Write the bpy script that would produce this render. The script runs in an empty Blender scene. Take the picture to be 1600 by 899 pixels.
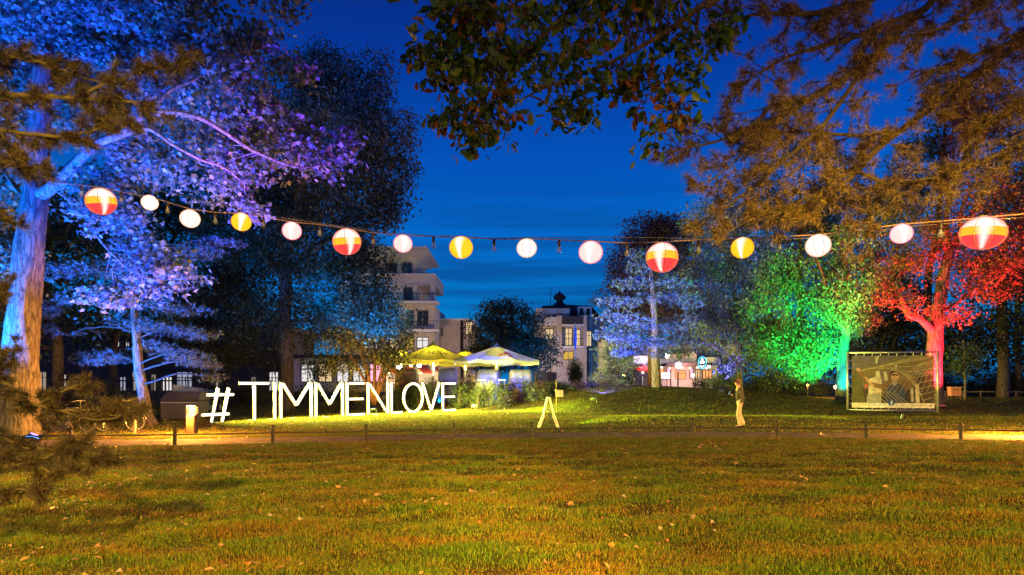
import bpy, math, random
import numpy as np
from mathutils import Vector, Matrix

S = bpy.context.scene
COL = S.collection
R = np.random.RandomState(7)
random.seed(7)
EYE = 1.6
SKYX, SKYZ = 4.1, 3.3
F = 1000.0            # focal length in pixels of the 1600 px wide photograph

# ---------------------------------------------------------------- camera
cam = bpy.data.cameras.new("camera")
cam.lens = 22.5
cam.sensor_width = 36
cam.shift_y = (600 - 449.5) / 1600.0
cam.clip_end = 3000
cam.clip_start = 0.05
co = bpy.data.objects.new("camera", cam)
co.location = (0, 0, EYE)
co.rotation_euler = (math.pi / 2, 0, 0)
COL.objects.link(co)
S.camera = co

# ---------------------------------------------------------------- render look
S.view_settings.view_transform = 'Standard'
S.view_settings.look = 'None'
S.view_settings.exposure = 0
S.view_settings.gamma = 1
S.cycles.max_bounces = 5
S.cycles.diffuse_bounces = 2
S.cycles.glossy_bounces = 2
S.cycles.transparent_max_bounces = 8
S.cycles.sample_clamp_indirect = 3
S.cycles.use_denoising = True

# ---------------------------------------------------------------- dusk sky
W = bpy.data.worlds.new("World")
S.world = W
W.use_nodes = True
nt = W.node_tree
for n in list(nt.nodes):
    nt.nodes.remove(n)
N = nt.nodes.new
L = nt.links.new
out = N('ShaderNodeOutputWorld')
bg = N('ShaderNodeBackground')
tc = N('ShaderNodeTexCoord')
sep = N('ShaderNodeSeparateXYZ')
L(tc.outputs['Generated'], sep.inputs[0])
ramp = N('ShaderNodeValToRGB')
cr = ramp.color_ramp
stops = [(0.0, (0.003, 0.20, 0.52)), (0.10, (0.001, 0.215, 0.60)), (0.2, (0.001, 0.155, 0.60)), (0.32, (0.001, 0.090, 0.51)),
         (0.44, (0.0015, 0.042, 0.34)), (0.56, (0.0025, 0.019, 0.20)), (1.0, (0.002, 0.008, 0.09))]
cr.elements[0].position, cr.elements[0].color = stops[0][0], (*stops[0][1], 1)
cr.elements[1].position, cr.elements[1].color = stops[1][0], (*stops[1][1], 1)
for p, c in stops[2:]:
    e = cr.elements.new(p)
    e.color = (*c, 1)
L(sep.outputs['Z'], ramp.inputs[0])
mp = N('ShaderNodeMapping')
mp.inputs['Scale'].default_value = (1.3, 1.3, 19)
mp.inputs['Location'].default_value = (SKYX, 0, SKYZ)
mp.inputs['Rotation'].default_value = (0, 0.03, 0)
L(tc.outputs['Generated'], mp.inputs[0])
nz = N('ShaderNodeTexNoise')
nz.inputs['Scale'].default_value = 1.5
nz.inputs['Detail'].default_value = 5
nz.inputs['Roughness'].default_value = 0.55
nz.inputs['Distortion'].default_value = 0.3
L(mp.outputs[0], nz.inputs['Vector'])
cl = N('ShaderNodeMapRange')
cl.inputs['From Min'].default_value = 0.485
cl.inputs['From Max'].default_value = 0.63
L(nz.outputs['Fac'], cl.inputs['Value'])
# the cloud streaks hang low over the horizon and thin out higher up
band = N('ShaderNodeMapRange')
band.inputs['From Min'].default_value = 0.34
band.inputs['From Max'].default_value = 0.18
L(sep.outputs['Z'], band.inputs['Value'])
mul = N('ShaderNodeMath'); mul.operation = 'MULTIPLY'
L(cl.outputs[0], mul.inputs[0]); L(band.outputs[0], mul.inputs[1])
mul2 = N('ShaderNodeMath'); mul2.operation = 'MULTIPLY'
mul2.inputs[1].default_value = 0.62
L(mul.outputs[0], mul2.inputs[0])
mx = N('ShaderNodeMixRGB')
mx.inputs['Color2'].default_value = (0.003, 0.052, 0.24, 1)
L(mul2.outputs[0], mx.inputs[0]); L(ramp.outputs[0], mx.inputs['Color1'])
L(mx.outputs[0], bg.inputs[0])
bg.inputs[1].default_value = 1.0
L(bg.outputs[0], out.inputs[0])


# ================================================================ helpers
def PX(px, py, D):
    return np.array([(px - 800) / F * D, D, EYE + (600 - py) / F * D])


def sm(v, a, b):
    t = np.clip((v - a) / (b - a), 0, 1)
    return t * t * (3 - 2 * t)


def G(x, y):
    """height of the ground"""
    x = np.asarray(x, float); y = np.asarray(y, float)
    y0 = 39 - 8 * sm(x, -3, 5)
    amp = 1.05 + 0.42 * np.exp(-((x - 8) / 7.0) ** 2) - 0.45 * sm(x, 15, 22) - 0.9 * sm(-x, 7, 14)
    z = amp * sm(y, y0, y0 + 12)
    z = z + 0.16 * np.exp(-((y - 28.5) / 2.6) ** 2) * sm(x, 1.5, 6) * (1 - 0.7 * sm(x, 10, 20))
    near = 1 - sm(y, 13.8, 16.0)
    z = z + near * (0.013 * np.sin(y * 3.3 + 1.9 * np.sin(x * .8) + .55 * x) + 0.010 * np.sin(y * 6.3 + 2.3 * np.sin(x * 1.1 + 1) - .8 * x)
                    + 0.014 * np.sin(x * 2.3 + y * 1.1) + 0.01 * np.sin(x * 5.1 - y * 3.7))
    return z


def g(x, y):
    return float(G(x, y))


def link(o):
    COL.objects.link(o)
    return o


def tag(o, label=None, cat=None, group=None, kind=None):
    if label: o['label'] = label
    if cat: o['category'] = cat
    if group: o['group'] = group
    if kind: o['kind'] = kind
    return o


def empty(name, loc, label, cat, group=None, rz=0.0):
    o = bpy.data.objects.new(name, None)
    o.location = [float(v) for v in loc]
    o.rotation_euler = (0, 0, rz)
    o.empty_display_size = 0.1
    link(o)
    return tag(o, label, cat, group)


def np_mesh(name, verts, faces_flat, face_sizes, smooth=False, mats=(), midx=None):
    me = bpy.data.meshes.new(name)
    verts = np.asarray(verts, np.float32).reshape(-1, 3)
    faces_flat = np.asarray(faces_flat, np.int32).ravel()
    face_sizes = np.asarray(face_sizes, np.int32).ravel()
    me.vertices.add(len(verts)); me.vertices.foreach_set('co', verts.ravel())
    me.loops.add(len(faces_flat)); me.loops.foreach_set('vertex_index', faces_flat)
    me.polygons.add(len(face_sizes))
    st = np.concatenate([[0], np.cumsum(face_sizes)[:-1]]).astype(np.int32)
    me.polygons.foreach_set('loop_start', st)
    me.polygons.foreach_set('use_smooth', np.full(len(face_sizes), smooth, dtype=bool))
    for m in mats: me.materials.append(m)
    if midx is not None: me.polygons.foreach_set('material_index', np.asarray(midx, np.int32))
    me.update(calc_edges=True)
    return me


class MB:
    def __init__(s):
        s.v = []; s.f = []; s.m = []; s.n = 0

    def add(s, verts, faces, mat=0):
        o = s.n
        for p in verts: s.v.append((float(p[0]), float(p[1]), float(p[2])))
        s.n += len(verts)
        for fc in faces:
            s.f.append(tuple(i + o for i in fc)); s.m.append(mat)
        return s

    def box(s, c, d, rz=0.0, mat=0, bev=0.0, rot=None):
        hx, hy, hz = d[0] / 2, d[1] / 2, d[2] / 2
        if bev > 0:
            b = min(bev, hx * .9, hy * .9, hz * .9)
            pts = []
            for z, k in ((-hz, b), (-hz + b, 0), (hz - b, 0), (hz, b)):
                x1, y1 = hx - k, hy - k
                cc = b if k == 0 else b * .5
                pts += [(-x1 + cc, -y1, z), (x1 - cc, -y1, z), (x1, -y1 + cc, z), (x1, y1 - cc, z), (x1 - cc, y1, z), (-x1 + cc, y1, z), (-x1, y1 - cc, z), (-x1, -y1 + cc, z)]
            fs = [tuple(range(7, -1, -1)), tuple(range(24, 32))]
            for r in range(3):
                for k in range(8):
                    fs.append((r * 8 + k, r * 8 + (k + 1) % 8, r * 8 + 8 + (k + 1) % 8, r * 8 + 8 + k))
        else:
            pts = [(-hx, -hy, -hz), (hx, -hy, -hz), (hx, hy, -hz), (-hx, hy, -hz), (-hx, -hy, hz), (hx, -hy, hz), (hx, hy, hz), (-hx, hy, hz)]
            fs = [(3, 2, 1, 0), (4, 5, 6, 7), (0, 1, 5, 4), (1, 2, 6, 5), (2, 3, 7, 6), (3, 0, 4, 7)]
        M = rot if rot is not None else Matrix.Rotation(rz, 3, 'Z')
        q = [M @ Vector(p) + Vector([float(t) for t in c]) for p in pts]
        return s.add(q, fs, mat)

    def tube(s, pts, rad, n=8, mat=0, cap=True, jit=0.0):
        pts = [np.array(p, float) for p in pts]
        k = len(pts)
        if not hasattr(rad, '__len__'): rad = [rad] * k
        vs = []; fs = []
        up = np.array([0.0, 0, 1])
        t0 = pts[1] - pts[0]; t0 /= np.linalg.norm(t0) + 1e-9
        if abs(t0[2]) > .9: up = np.array([0.0, 1, 0])
        u = np.cross(up, t0); u /= np.linalg.norm(u) + 1e-9
        for i in range(k):
            t = pts[min(i + 1, k - 1)] - pts[max(i - 1, 0)]; t /= np.linalg.norm(t) + 1e-9
            u = u - t * np.dot(u, t); u /= np.linalg.norm(u) + 1e-9
            w = np.cross(t, u)
            for j in range(n):
                a = 2 * math.pi * j / n
                rr = rad[i] * (1 + (jit * math.sin(3 * a + i * .7) + jit * .7 * math.sin(5 * a - i * .4 + 1) + jit * random.uniform(-.5, .5) if jit else 0))
                vs.append(pts[i] + (u * math.cos(a) + w * math.sin(a)) * rr)
        for i in range(k - 1):
            for j in range(n):
                fs.append((i * n + j, i * n + (j + 1) % n, (i + 1) * n + (j + 1) % n, (i + 1) * n + j))
        if cap:
            fs.append(tuple(range(n - 1, -1, -1))); fs.append(tuple(range((k - 1) * n, k * n)))
        return s.add(vs, fs, mat)

    def lathe(s, prof, c=(0, 0, 0), n=16, mat=0, sc=(1, 1), cap=True):
        vs = []; fs = []
        for (r, z) in prof:
            for j in range(n):
                a = 2 * math.pi * j / n
                vs.append((c[0] + r * math.cos(a) * sc[0], c[1] + r * math.sin(a) * sc[1], c[2] + z))
        k = len(prof)
        for i in range(k - 1):
            for j in range(n):
                fs.append((i * n + j, i * n + (j + 1) % n, (i + 1) * n + (j + 1) % n, (i + 1) * n + j))
        if cap:
            fs.append(tuple(range(n - 1, -1, -1))); fs.append(tuple(range((k - 1) * n, k * n)))
        return s.add(vs, fs, mat)

    def poly(s, pts2, y0, y1, mat=0):
        """outline in x,z (counter-clockwise seen from the front) extruded from y0 (front) to y1"""
        n = len(pts2)
        vs = [(p[0], y0, p[1]) for p in pts2] + [(p[0], y1, p[1]) for p in pts2]
        fs = [tuple(range(n)), tuple(range(2 * n - 1, n - 1, -1))]
        for i in range(n):
            j = (i + 1) % n
            fs.append((j, i, n + i, n + j))
        return s.add(vs, fs, mat)

    def mesh(s, name, mats, smooth=False):
        if not isinstance(mats, (list, tuple)): mats = [mats]
        fl = [i for fc in s.f for i in fc]
        return np_mesh(name, s.v, fl, [len(fc) for fc in s.f], smooth, mats, s.m)

    def obj(s, name, mats, parent=None, smooth=False, loc=None, label=None, cat=None, group=None, kind=None):
        o = bpy.data.objects.new(name, s.mesh(name, mats, smooth))
        link(o)
        if parent is not None: o.parent = parent
        if loc is not None: o.location = [float(v) for v in loc]
        return tag(o, label, cat, group, kind)


def place(name, me, parent=None, loc=(0, 0, 0), rot=None, scale=None, label=None, cat=None, group=None, kind=None):
    o = bpy.data.objects.new(name, me)
    link(o)
    o.location = [float(v) for v in loc]
    if rot is not None: o.rotation_euler = rot
    if scale is not None: o.scale = scale if hasattr(scale, '__len__') else (scale,) * 3
    if parent is not None: o.parent = parent
    return tag(o, label, cat, group, kind)


def copy_tree(o, parent=None):
    c = o.copy(); COL.objects.link(c)
    if parent is not None: c.parent = parent
    for ch in list(o.children):
        copy_tree(ch, c)
    return c


# ---------------------------------------------------------------- materials
MATS = {}


def mat_base(name):
    m = bpy.data.materials.new(name); m.use_nodes = True
    MATS[name] = m
    t = m.node_tree
    return m, t, t.nodes['Principled BSDF'], t.nodes['Material Output']


def plain(name, c, rough=.6, metal=0.0, var=0.25, scale=6.0, bump=0.15, bscale=40.0, spec=.4, stretch=(1, 1, 1)):
    m, t, p, o = mat_base(name)
    tcn = t.nodes.new('ShaderNodeTexCoord'); mpn = t.nodes.new('ShaderNodeMapping')
    mpn.inputs['Scale'].default_value = stretch
    t.links.new(tcn.outputs['Object'], mpn.inputs[0])
    n1 = t.nodes.new('ShaderNodeTexNoise'); n1.inputs['Scale'].default_value = scale; n1.inputs['Detail'].default_value = 6
    t.links.new(mpn.outputs[0], n1.inputs['Vector'])
    mr = t.nodes.new('ShaderNodeMapRange'); mr.inputs['From Min'].default_value = .3; mr.inputs['From Max'].default_value = .7
    mr.inputs['To Min'].default_value = 1 - var; mr.inputs['To Max'].default_value = 1 + var * .6
    t.links.new(n1.outputs['Fac'], mr.inputs['Value'])
    hs = t.nodes.new('ShaderNodeHueSaturation'); hs.inputs['Color'].default_value = (*c, 1)
    t.links.new(mr.outputs[0], hs.inputs['Value'])
    t.links.new(hs.outputs[0], p.inputs['Base Color'])
    p.inputs['Roughness'].default_value = rough; p.inputs['Metallic'].default_value = metal
    p.inputs['Specular IOR Level'].default_value = spec
    if bump > 0:
        n2 = t.nodes.new('ShaderNodeTexNoise'); n2.inputs['Scale'].default_value = bscale; n2.inputs['Detail'].default_value = 4
        t.links.new(mpn.outputs[0], n2.inputs['Vector'])
        b = t.nodes.new('ShaderNodeBump'); b.inputs['Strength'].default_value = bump; b.inputs['Distance'].default_value = .02
        t.links.new(n2.outputs['Fac'], b.inputs['Height']); t.links.new(b.outputs[0], p.inputs['Normal'])
    return m


def emis(name, c, strength):
    m, t, p, o = mat_base(name)
    e = t.nodes.new('ShaderNodeEmission'); e.inputs[0].default_value = (*c, 1); e.inputs[1].default_value = strength
    t.links.new(e.outputs[0], o.inputs['Surface'])
    return m


def leafmat(name, c1, c2, c3=None, trans=.35, nscale=.35, rough=.5, spec=.3, huevar=.04):
    """leaves: each leaf its own tone, with drifts of a second and third tone through the crown"""
    m, t, p, o = mat_base(name)
    geo = t.nodes.new('ShaderNodeNewGeometry'); tcn = t.nodes.new('ShaderNodeTexCoord')
    n1 = t.nodes.new('ShaderNodeTexNoise'); n1.inputs['Scale'].default_value = nscale; n1.inputs['Detail'].default_value = 3
    t.links.new(tcn.outputs['Object'], n1.inputs['Vector'])
    ad = t.nodes.new('ShaderNodeMath'); ad.operation = 'MULTIPLY_ADD'; ad.inputs[1].default_value = .6; ad.inputs[2].default_value = -.3
    t.links.new(geo.outputs['Random Per Island'], ad.inputs[0])
    ad2 = t.nodes.new('ShaderNodeMath'); ad2.operation = 'ADD'
    t.links.new(n1.outputs['Fac'], ad2.inputs[0]); t.links.new(ad.outputs[0], ad2.inputs[1])
    r = t.nodes.new('ShaderNodeValToRGB'); e = r.color_ramp.elements
    e[0].position = .3; e[0].color = (*c1, 1); e[1].position = .62; e[1].color = (*c2, 1)
    if c3: q = e.new(.75); q.color = (*c3, 1)
    t.links.new(ad2.outputs[0], r.inputs[0])
    hs = t.nodes.new('ShaderNodeHueSaturation')
    mr = t.nodes.new('ShaderNodeMapRange'); mr.inputs['To Min'].default_value = .55; mr.inputs['To Max'].default_value = 1.45
    t.links.new(geo.outputs['Random Per Island'], mr.inputs['Value'])
    t.links.new(mr.outputs[0], hs.inputs['Value']); t.links.new(r.outputs[0], hs.inputs['Color'])
    t.links.new(hs.outputs[0], p.inputs['Base Color'])
    p.inputs['Roughness'].default_value = rough; p.inputs['Specular IOR Level'].default_value = spec
    tr = t.nodes.new('ShaderNodeBsdfTranslucent'); t.links.new(hs.outputs[0], tr.inputs[0])
    mxs = t.nodes.new('ShaderNodeMixShader'); mxs.inputs[0].default_value = trans
    t.links.new(p.outputs[0], mxs.inputs[1]); t.links.new(tr.outputs[0], mxs.inputs[2])
    t.links.new(mxs.outputs[0], o.inputs['Surface'])
    return m


def barkmat(name, c1, c2, sc=9.0, bump=1.0):
    m, t, p, o = mat_base(name)
    tcn = t.nodes.new('ShaderNodeTexCoord'); mpn = t.nodes.new('ShaderNodeMapping'); mpn.inputs['Scale'].default_value = (1, 1, .22)
    t.links.new(tcn.outputs['Object'], mpn.inputs[0])
    v = t.nodes.new('ShaderNodeTexVoronoi'); v.feature = 'DISTANCE_TO_EDGE'; v.inputs['Scale'].default_value = sc
    n1 = t.nodes.new('ShaderNodeTexNoise'); n1.inputs['Scale'].default_value = sc * 1.3; n1.inputs['Detail'].default_value = 8; n1.inputs['Roughness'].default_value = .65
    t.links.new(mpn.outputs[0], n1.inputs['Vector'])
    mxv = t.nodes.new('ShaderNodeMixRGB'); mxv.inputs[0].default_value = .18
    t.links.new(mpn.outputs[0], mxv.inputs[1]); t.links.new(n1.outputs['Color'], mxv.inputs[2]); t.links.new(mxv.outputs[0], v.inputs['Vector'])
    mu = t.nodes.new('ShaderNodeMath'); mu.operation = 'MULTIPLY_ADD'; mu.inputs[1].default_value = 1.6
    t.links.new(v.outputs['Distance'], mu.inputs[0]); t.links.new(n1.outputs['Fac'], mu.inputs[2])
    r = t.nodes.new('ShaderNodeValToRGB'); e = r.color_ramp.elements
    e[0].position = .4; e[0].color = (*c1, 1); e[1].position = .8; e[1].color = (*c2, 1)
    t.links.new(mu.outputs[0], r.inputs[0]); t.links.new(r.outputs[0], p.inputs['Base Color'])
    p.inputs['Roughness'].default_value = .85; p.inputs['Specular IOR Level'].default_value = .2
    b = t.nodes.new('ShaderNodeBump'); b.inputs['Strength'].default_value = bump; b.inputs['Distance'].default_value = .05
    t.links.new(mu.outputs[0], b.inputs['Height']); t.links.new(b.outputs[0], p.inputs['Normal'])
    return m


M_bark = barkmat('bark_grey', (.045, .033, .025), (.19, .145, .11))
M_barkd = barkmat('bark_dark', (.035, .026, .02), (.12, .09, .07))
M_twig = plain('twig_bark', (.05, .034, .026), .85, bump=.5, bscale=60)
M_twigl = plain('twig_bark_pale', (.2, .15, .11), .85, bump=.5, bscale=60)
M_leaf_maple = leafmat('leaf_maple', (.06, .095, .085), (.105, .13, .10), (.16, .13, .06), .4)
M_leaf_oak = leafmat('leaf_oak', (.026, .075, .012), (.066, .115, .014), (.15, .06, .015), .35, nscale=1.3)
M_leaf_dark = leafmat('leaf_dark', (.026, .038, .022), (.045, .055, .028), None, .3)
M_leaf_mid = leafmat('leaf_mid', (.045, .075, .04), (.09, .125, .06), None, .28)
M_leaf_red = leafmat('leaf_red', (.13, .10, .04), (.16, .12, .05), (.2, .1, .04), .4)
M_leaf_copper = leafmat('leaf_copper', (.05, .025, .022), (.08, .04, .03), None, .3)
M_leaf_silver = leafmat('leaf_silver', (.11, .12, .10), (.17, .18, .14), None, .3)
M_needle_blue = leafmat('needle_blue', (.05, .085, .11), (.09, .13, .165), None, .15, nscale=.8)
M_needle_dark = leafmat('needle_dark', (.016, .013, .012), (.042, .028, .021), None, .1, nscale=1.0)
M_needle_brown = leafmat('needle_brown', (.055, .035, .022), (.15, .095, .045), (.19, .13, .04), .15, nscale=.7)
M_fallen = [leafmat('fallen_leaf_tan', (.22, .12, .07), (.32, .18, .11), None, .2), leafmat('fallen_leaf_rust', (.24, .07, .03), (.36, .13, .05), None, .2),
            leafmat('fallen_leaf_pale', (.26, .19, .17), (.36, .27, .25), None, .2)]
M_iron = plain('iron_post', (.035, .027, .025), .6, .3, bump=.3)
M_rail = plain('rail_bar', (.05, .037, .035), .45, .5, bump=.2)
M_steel = plain('frame_steel', (.45, .43, .42), .4, .7, bump=.1)
M_alu = plain('ladder_aluminium', (.62, .62, .60), .4, .5, bump=.1)
M_black = plain('black_plastic', (.02, .02, .022), .5)
M_white = plain('white_paint', (.75, .74, .71), .6, bump=.1, var=.12)
M_wall = plain('wall_plaster', (.62, .57, .50), .8, bump=.2, var=.12, scale=1.5)
M_wallp = plain('wall_plaster_warm', (.55, .46, .36), .8, bump=.2, var=.15, scale=1.5)
M_roof = plain('roof_slate', (.05, .04, .045), .7, bump=.4, bscale=12)
M_glassd = plain('window_dark', (.03, .035, .045), .12, bump=0, spec=.8)
M_winframe = plain('window_frame', (.10, .09, .08), .5)
M_canvas = plain('parasol_canvas', (.66, .64, .44), .8, var=.1, bump=.2)
M_canvas_w = plain('parasol_canvas_white', (.74, .72, .60), .8, var=.1, bump=.2)
M_canred = plain('canvas_red', (.62, .06, .05), .8)
M_cover = plain('chair_cover', (.10, .10, .17), .65, bump=.4, bscale=8, var=.3)
M_coverd = plain('chair_cover_brown', (.16, .12, .10), .7, bump=.4, bscale=8)
M_soil = plain('soil', (.07, .05, .035), .95, bump=.6)
M_wood = plain('stake_wood', (.32, .22, .13), .8, stretch=(1, 1, .2))
M_box = plain('box_dark', (.06, .055, .06), .45)
M_rubber = plain('tyre_rubber', (.03, .03, .03), .8)
M_bikem = plain('bike_metal', (.5, .45, .4), .3, .7)

M_led = emis('led_warm_white', (1.0, .80, .50), 7.0)
M_ledface = emis('letter_face_lit', (1.0, .86, .56), 2.4)
M_win_warm = emis('window_lit_warm', (1.0, .72, .36), .85)
M_win_yel = emis('window_lit_yellow', (1.0, .62, .10), .7)
M_win_white = emis('window_lit_white', (.95, .90, .88), .9)
M_win_dim = emis('window_lit_dim', (1.0, .80, .62), .35)
M_win_dimw = emis('window_lit_grey', (.75, .78, 1.0), .45)
M_win_or = emis('window_lit_orange', (1.0, .34, .12), 1.5)
M_lamp_or = emis('lamp_orange_lit', (1.0, .42, .07), 60.0)
M_lamp_w = emis('lamp_white_lit', (.95, .97, 1.0), 60.0)
M_canopy_glow = emis('canopy_glow', (1.0, .75, .6), 12.0)
M_sign_cy = emis('sign_lit_cyan', (.1, .75, 1.0), 2.2)
M_sign_w = emis('sign_lit_white', (.8, .95, 1.0), 2.5)
M_pink = emis('sign_lit_pink', (1.0, .35, .5), 1.8)


def lantern_mat(name, bands, hot, rim=(1, .2, .3), rimw=.35):
    """paper globe round a bulb: colour bands by height on the globe, brighter round the bulb, denser paper towards the edge"""
    m, t, p, o = mat_base(name)
    tcn = t.nodes.new('ShaderNodeTexCoord'); sp = t.nodes.new('ShaderNodeSeparateXYZ'); t.links.new(tcn.outputs['Object'], sp.inputs[0])
    r = t.nodes.new('ShaderNodeValToRGB'); r.color_ramp.interpolation = 'CONSTANT'
    ma = t.nodes.new('ShaderNodeMath'); ma.operation = 'MULTIPLY_ADD'; ma.inputs[1].default_value = .5; ma.inputs[2].default_value = .5
    t.links.new(sp.outputs['Z'], ma.inputs[0]); t.links.new(ma.outputs[0], r.inputs[0])
    e = r.color_ramp.elements
    e[0].position = 0; e[0].color = (*bands[0][1], 1)
    e[1].position = bands[1][0] if len(bands) > 1 else 1; e[1].color = (*(bands[1][1] if len(bands) > 1 else bands[0][1]), 1)
    for b in bands[2:]:
        q = e.new(b[0]); q.color = (*b[1], 1)
    # bulb light painted into the paper's colour as a bright column
    ax = t.nodes.new('ShaderNodeMath'); ax.operation = 'ABSOLUTE'; t.links.new(sp.outputs['X'], ax.inputs[0])
    az = t.nodes.new('ShaderNodeMath'); az.operation = 'MULTIPLY_ADD'; az.inputs[1].default_value = .09; az.inputs[2].default_value = .13
    t.links.new(sp.outputs['Z'], az.inputs[0])
    dv = t.nodes.new('ShaderNodeMath'); dv.operation = 'DIVIDE'; t.links.new(ax.outputs[0], dv.inputs[0]); t.links.new(az.outputs[0], dv.inputs[1])
    mr = t.nodes.new('ShaderNodeMapRange'); mr.interpolation_type = 'SMOOTHSTEP'
    mr.inputs['From Min'].default_value = 3.4; mr.inputs['From Max'].default_value = -.3; mr.inputs['To Max'].default_value = hot
    t.links.new(dv.outputs[0], mr.inputs['Value'])
    # fine horizontal wire rings
    wv = t.nodes.new('ShaderNodeMath'); wv.operation = 'MULTIPLY'; wv.inputs[1].default_value = 26; t.links.new(sp.outputs['Z'], wv.inputs[0])
    sn = t.nodes.new('ShaderNodeMath'); sn.operation = 'SINE'; t.links.new(wv.outputs[0], sn.inputs[0])
    rg = t.nodes.new('ShaderNodeMapRange'); rg.inputs['From Min'].default_value = -1; rg.inputs['To Min'].default_value = 1.12; rg.inputs['To Max'].default_value = 1.22
    t.links.new(sn.outputs[0], rg.inputs['Value'])
    mh = t.nodes.new('ShaderNodeMixRGB'); mh.inputs[2].default_value = (1.2, 1.12, 1.0, 1)
    t.links.new(mr.outputs[0], mh.inputs[0]); t.links.new(r.outputs[0], mh.inputs[1])
    lw = t.nodes.new('ShaderNodeLayerWeight'); lw.inputs[0].default_value = rimw  # light through slanted paper, painted as a rim tint by view angle
    mr2 = t.nodes.new('ShaderNodeMapRange'); mr2.inputs['From Min'].default_value = .34; mr2.inputs['From Max'].default_value = .78
    t.links.new(lw.outputs['Facing'], mr2.inputs['Value'])
    mm = t.nodes.new('ShaderNodeMixRGB'); mm.inputs[2].default_value = (*rim, 1)
    t.links.new(mr2.outputs[0], mm.inputs[0]); t.links.new(mh.outputs[0], mm.inputs[1])
    em = t.nodes.new('ShaderNodeEmission'); t.links.new(mm.outputs[0], em.inputs[0]); t.links.new(rg.outputs[0], em.inputs[1])
    t.links.new(em.outputs[0], o.inputs['Surface'])
    return m


WH = (.95, .90, .84)
M_lan = {
    'tri': lantern_mat('lantern_three_colours', [(0, (.95, .06, .06)), (.36, (.98, .52, .03)), (.62, (.88, .82, .72))], .85, (1, .12, .10)),
    'white': lantern_mat('lantern_white_paper', [(0, WH)], .9, (1, .45, .2)),
    'pink': lantern_mat('lantern_white_pink_edge', [(0, (.88, .72, .68))], .9, (1, .05, .16)),
    'yellow': lantern_mat('lantern_yellow_paper', [(0, (1.0, .62, .02))], 1.0, (1, .32, .01)),
}
M_rib = plain('lantern_rib', (.25, .2, .16), .7)


def ground_mat(name, grass):
    m, t, p, o = mat_base(name)
    tcn = t.nodes.new('ShaderNodeTexCoord')
    n1 = t.nodes.new('ShaderNodeTexNoise'); n1.inputs['Scale'].default_value = .9 if grass else 2.0; n1.inputs['Detail'].default_value = 6
    n2 = t.nodes.new('ShaderNodeTexNoise'); n2.inputs['Scale'].default_value = 28; n2.inputs['Detail'].default_value = 6; n2.inputs['Roughness'].default_value = .7
    for n in (n1, n2): t.links.new(tcn.outputs['Object'], n.inputs['Vector'])
    r1 = t.nodes.new('ShaderNodeValToRGB'); r2 = t.nodes.new('ShaderNodeValToRGB')
    if grass:
        r1.color_ramp.elements[0].color = (.020, .014, .004, 1); r1.color_ramp.elements[1].color = (.050, .026, .008, 1)
    else:
        r1.color_ramp.elements[0].color = (.12, .082, .055, 1); r1.color_ramp.elements[1].color = (.22, .155, .10, 1)
    r1.color_ramp.elements[0].position = .35; r1.color_ramp.elements[1].position = .7
    r2.color_ramp.elements[0].color = (.35, .35, .35, 1); r2.color_ramp.elements[1].color = (1.6, 1.6, 1.6, 1)
    r2.color_ramp.elements[0].position = .3; r2.color_ramp.elements[1].position = .72
    t.links.new(n1.outputs['Fac'], r1.inputs[0]); t.links.new(n2.outputs['Fac'], r2.inputs[0])
    x = t.nodes.new('ShaderNodeMixRGB'); x.blend_type = 'MULTIPLY'; x.inputs[0].default_value = 1
    t.links.new(r1.outputs[0], x.inputs[1]); t.links.new(r2.outputs[0], x.inputs[2]); t.links.new(x.outputs[0], p.inputs['Base Color'])
    b = t.nodes.new('ShaderNodeBump'); b.inputs['Strength'].default_value = .8; b.inputs['Distance'].default_value = .03
    t.links.new(n2.outputs['Fac'], b.inputs['Height']); t.links.new(b.outputs[0], p.inputs['Normal'])
    p.inputs['Roughness'].default_value = .95; p.inputs['Specular IOR Level'].default_value = .15
    return m


M_ground = ground_mat('lawn_soil', True)
M_path = ground_mat('path_sand', False)
M_pave = plain('terrace_paving', (.22, .2, .18), .8)


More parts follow.
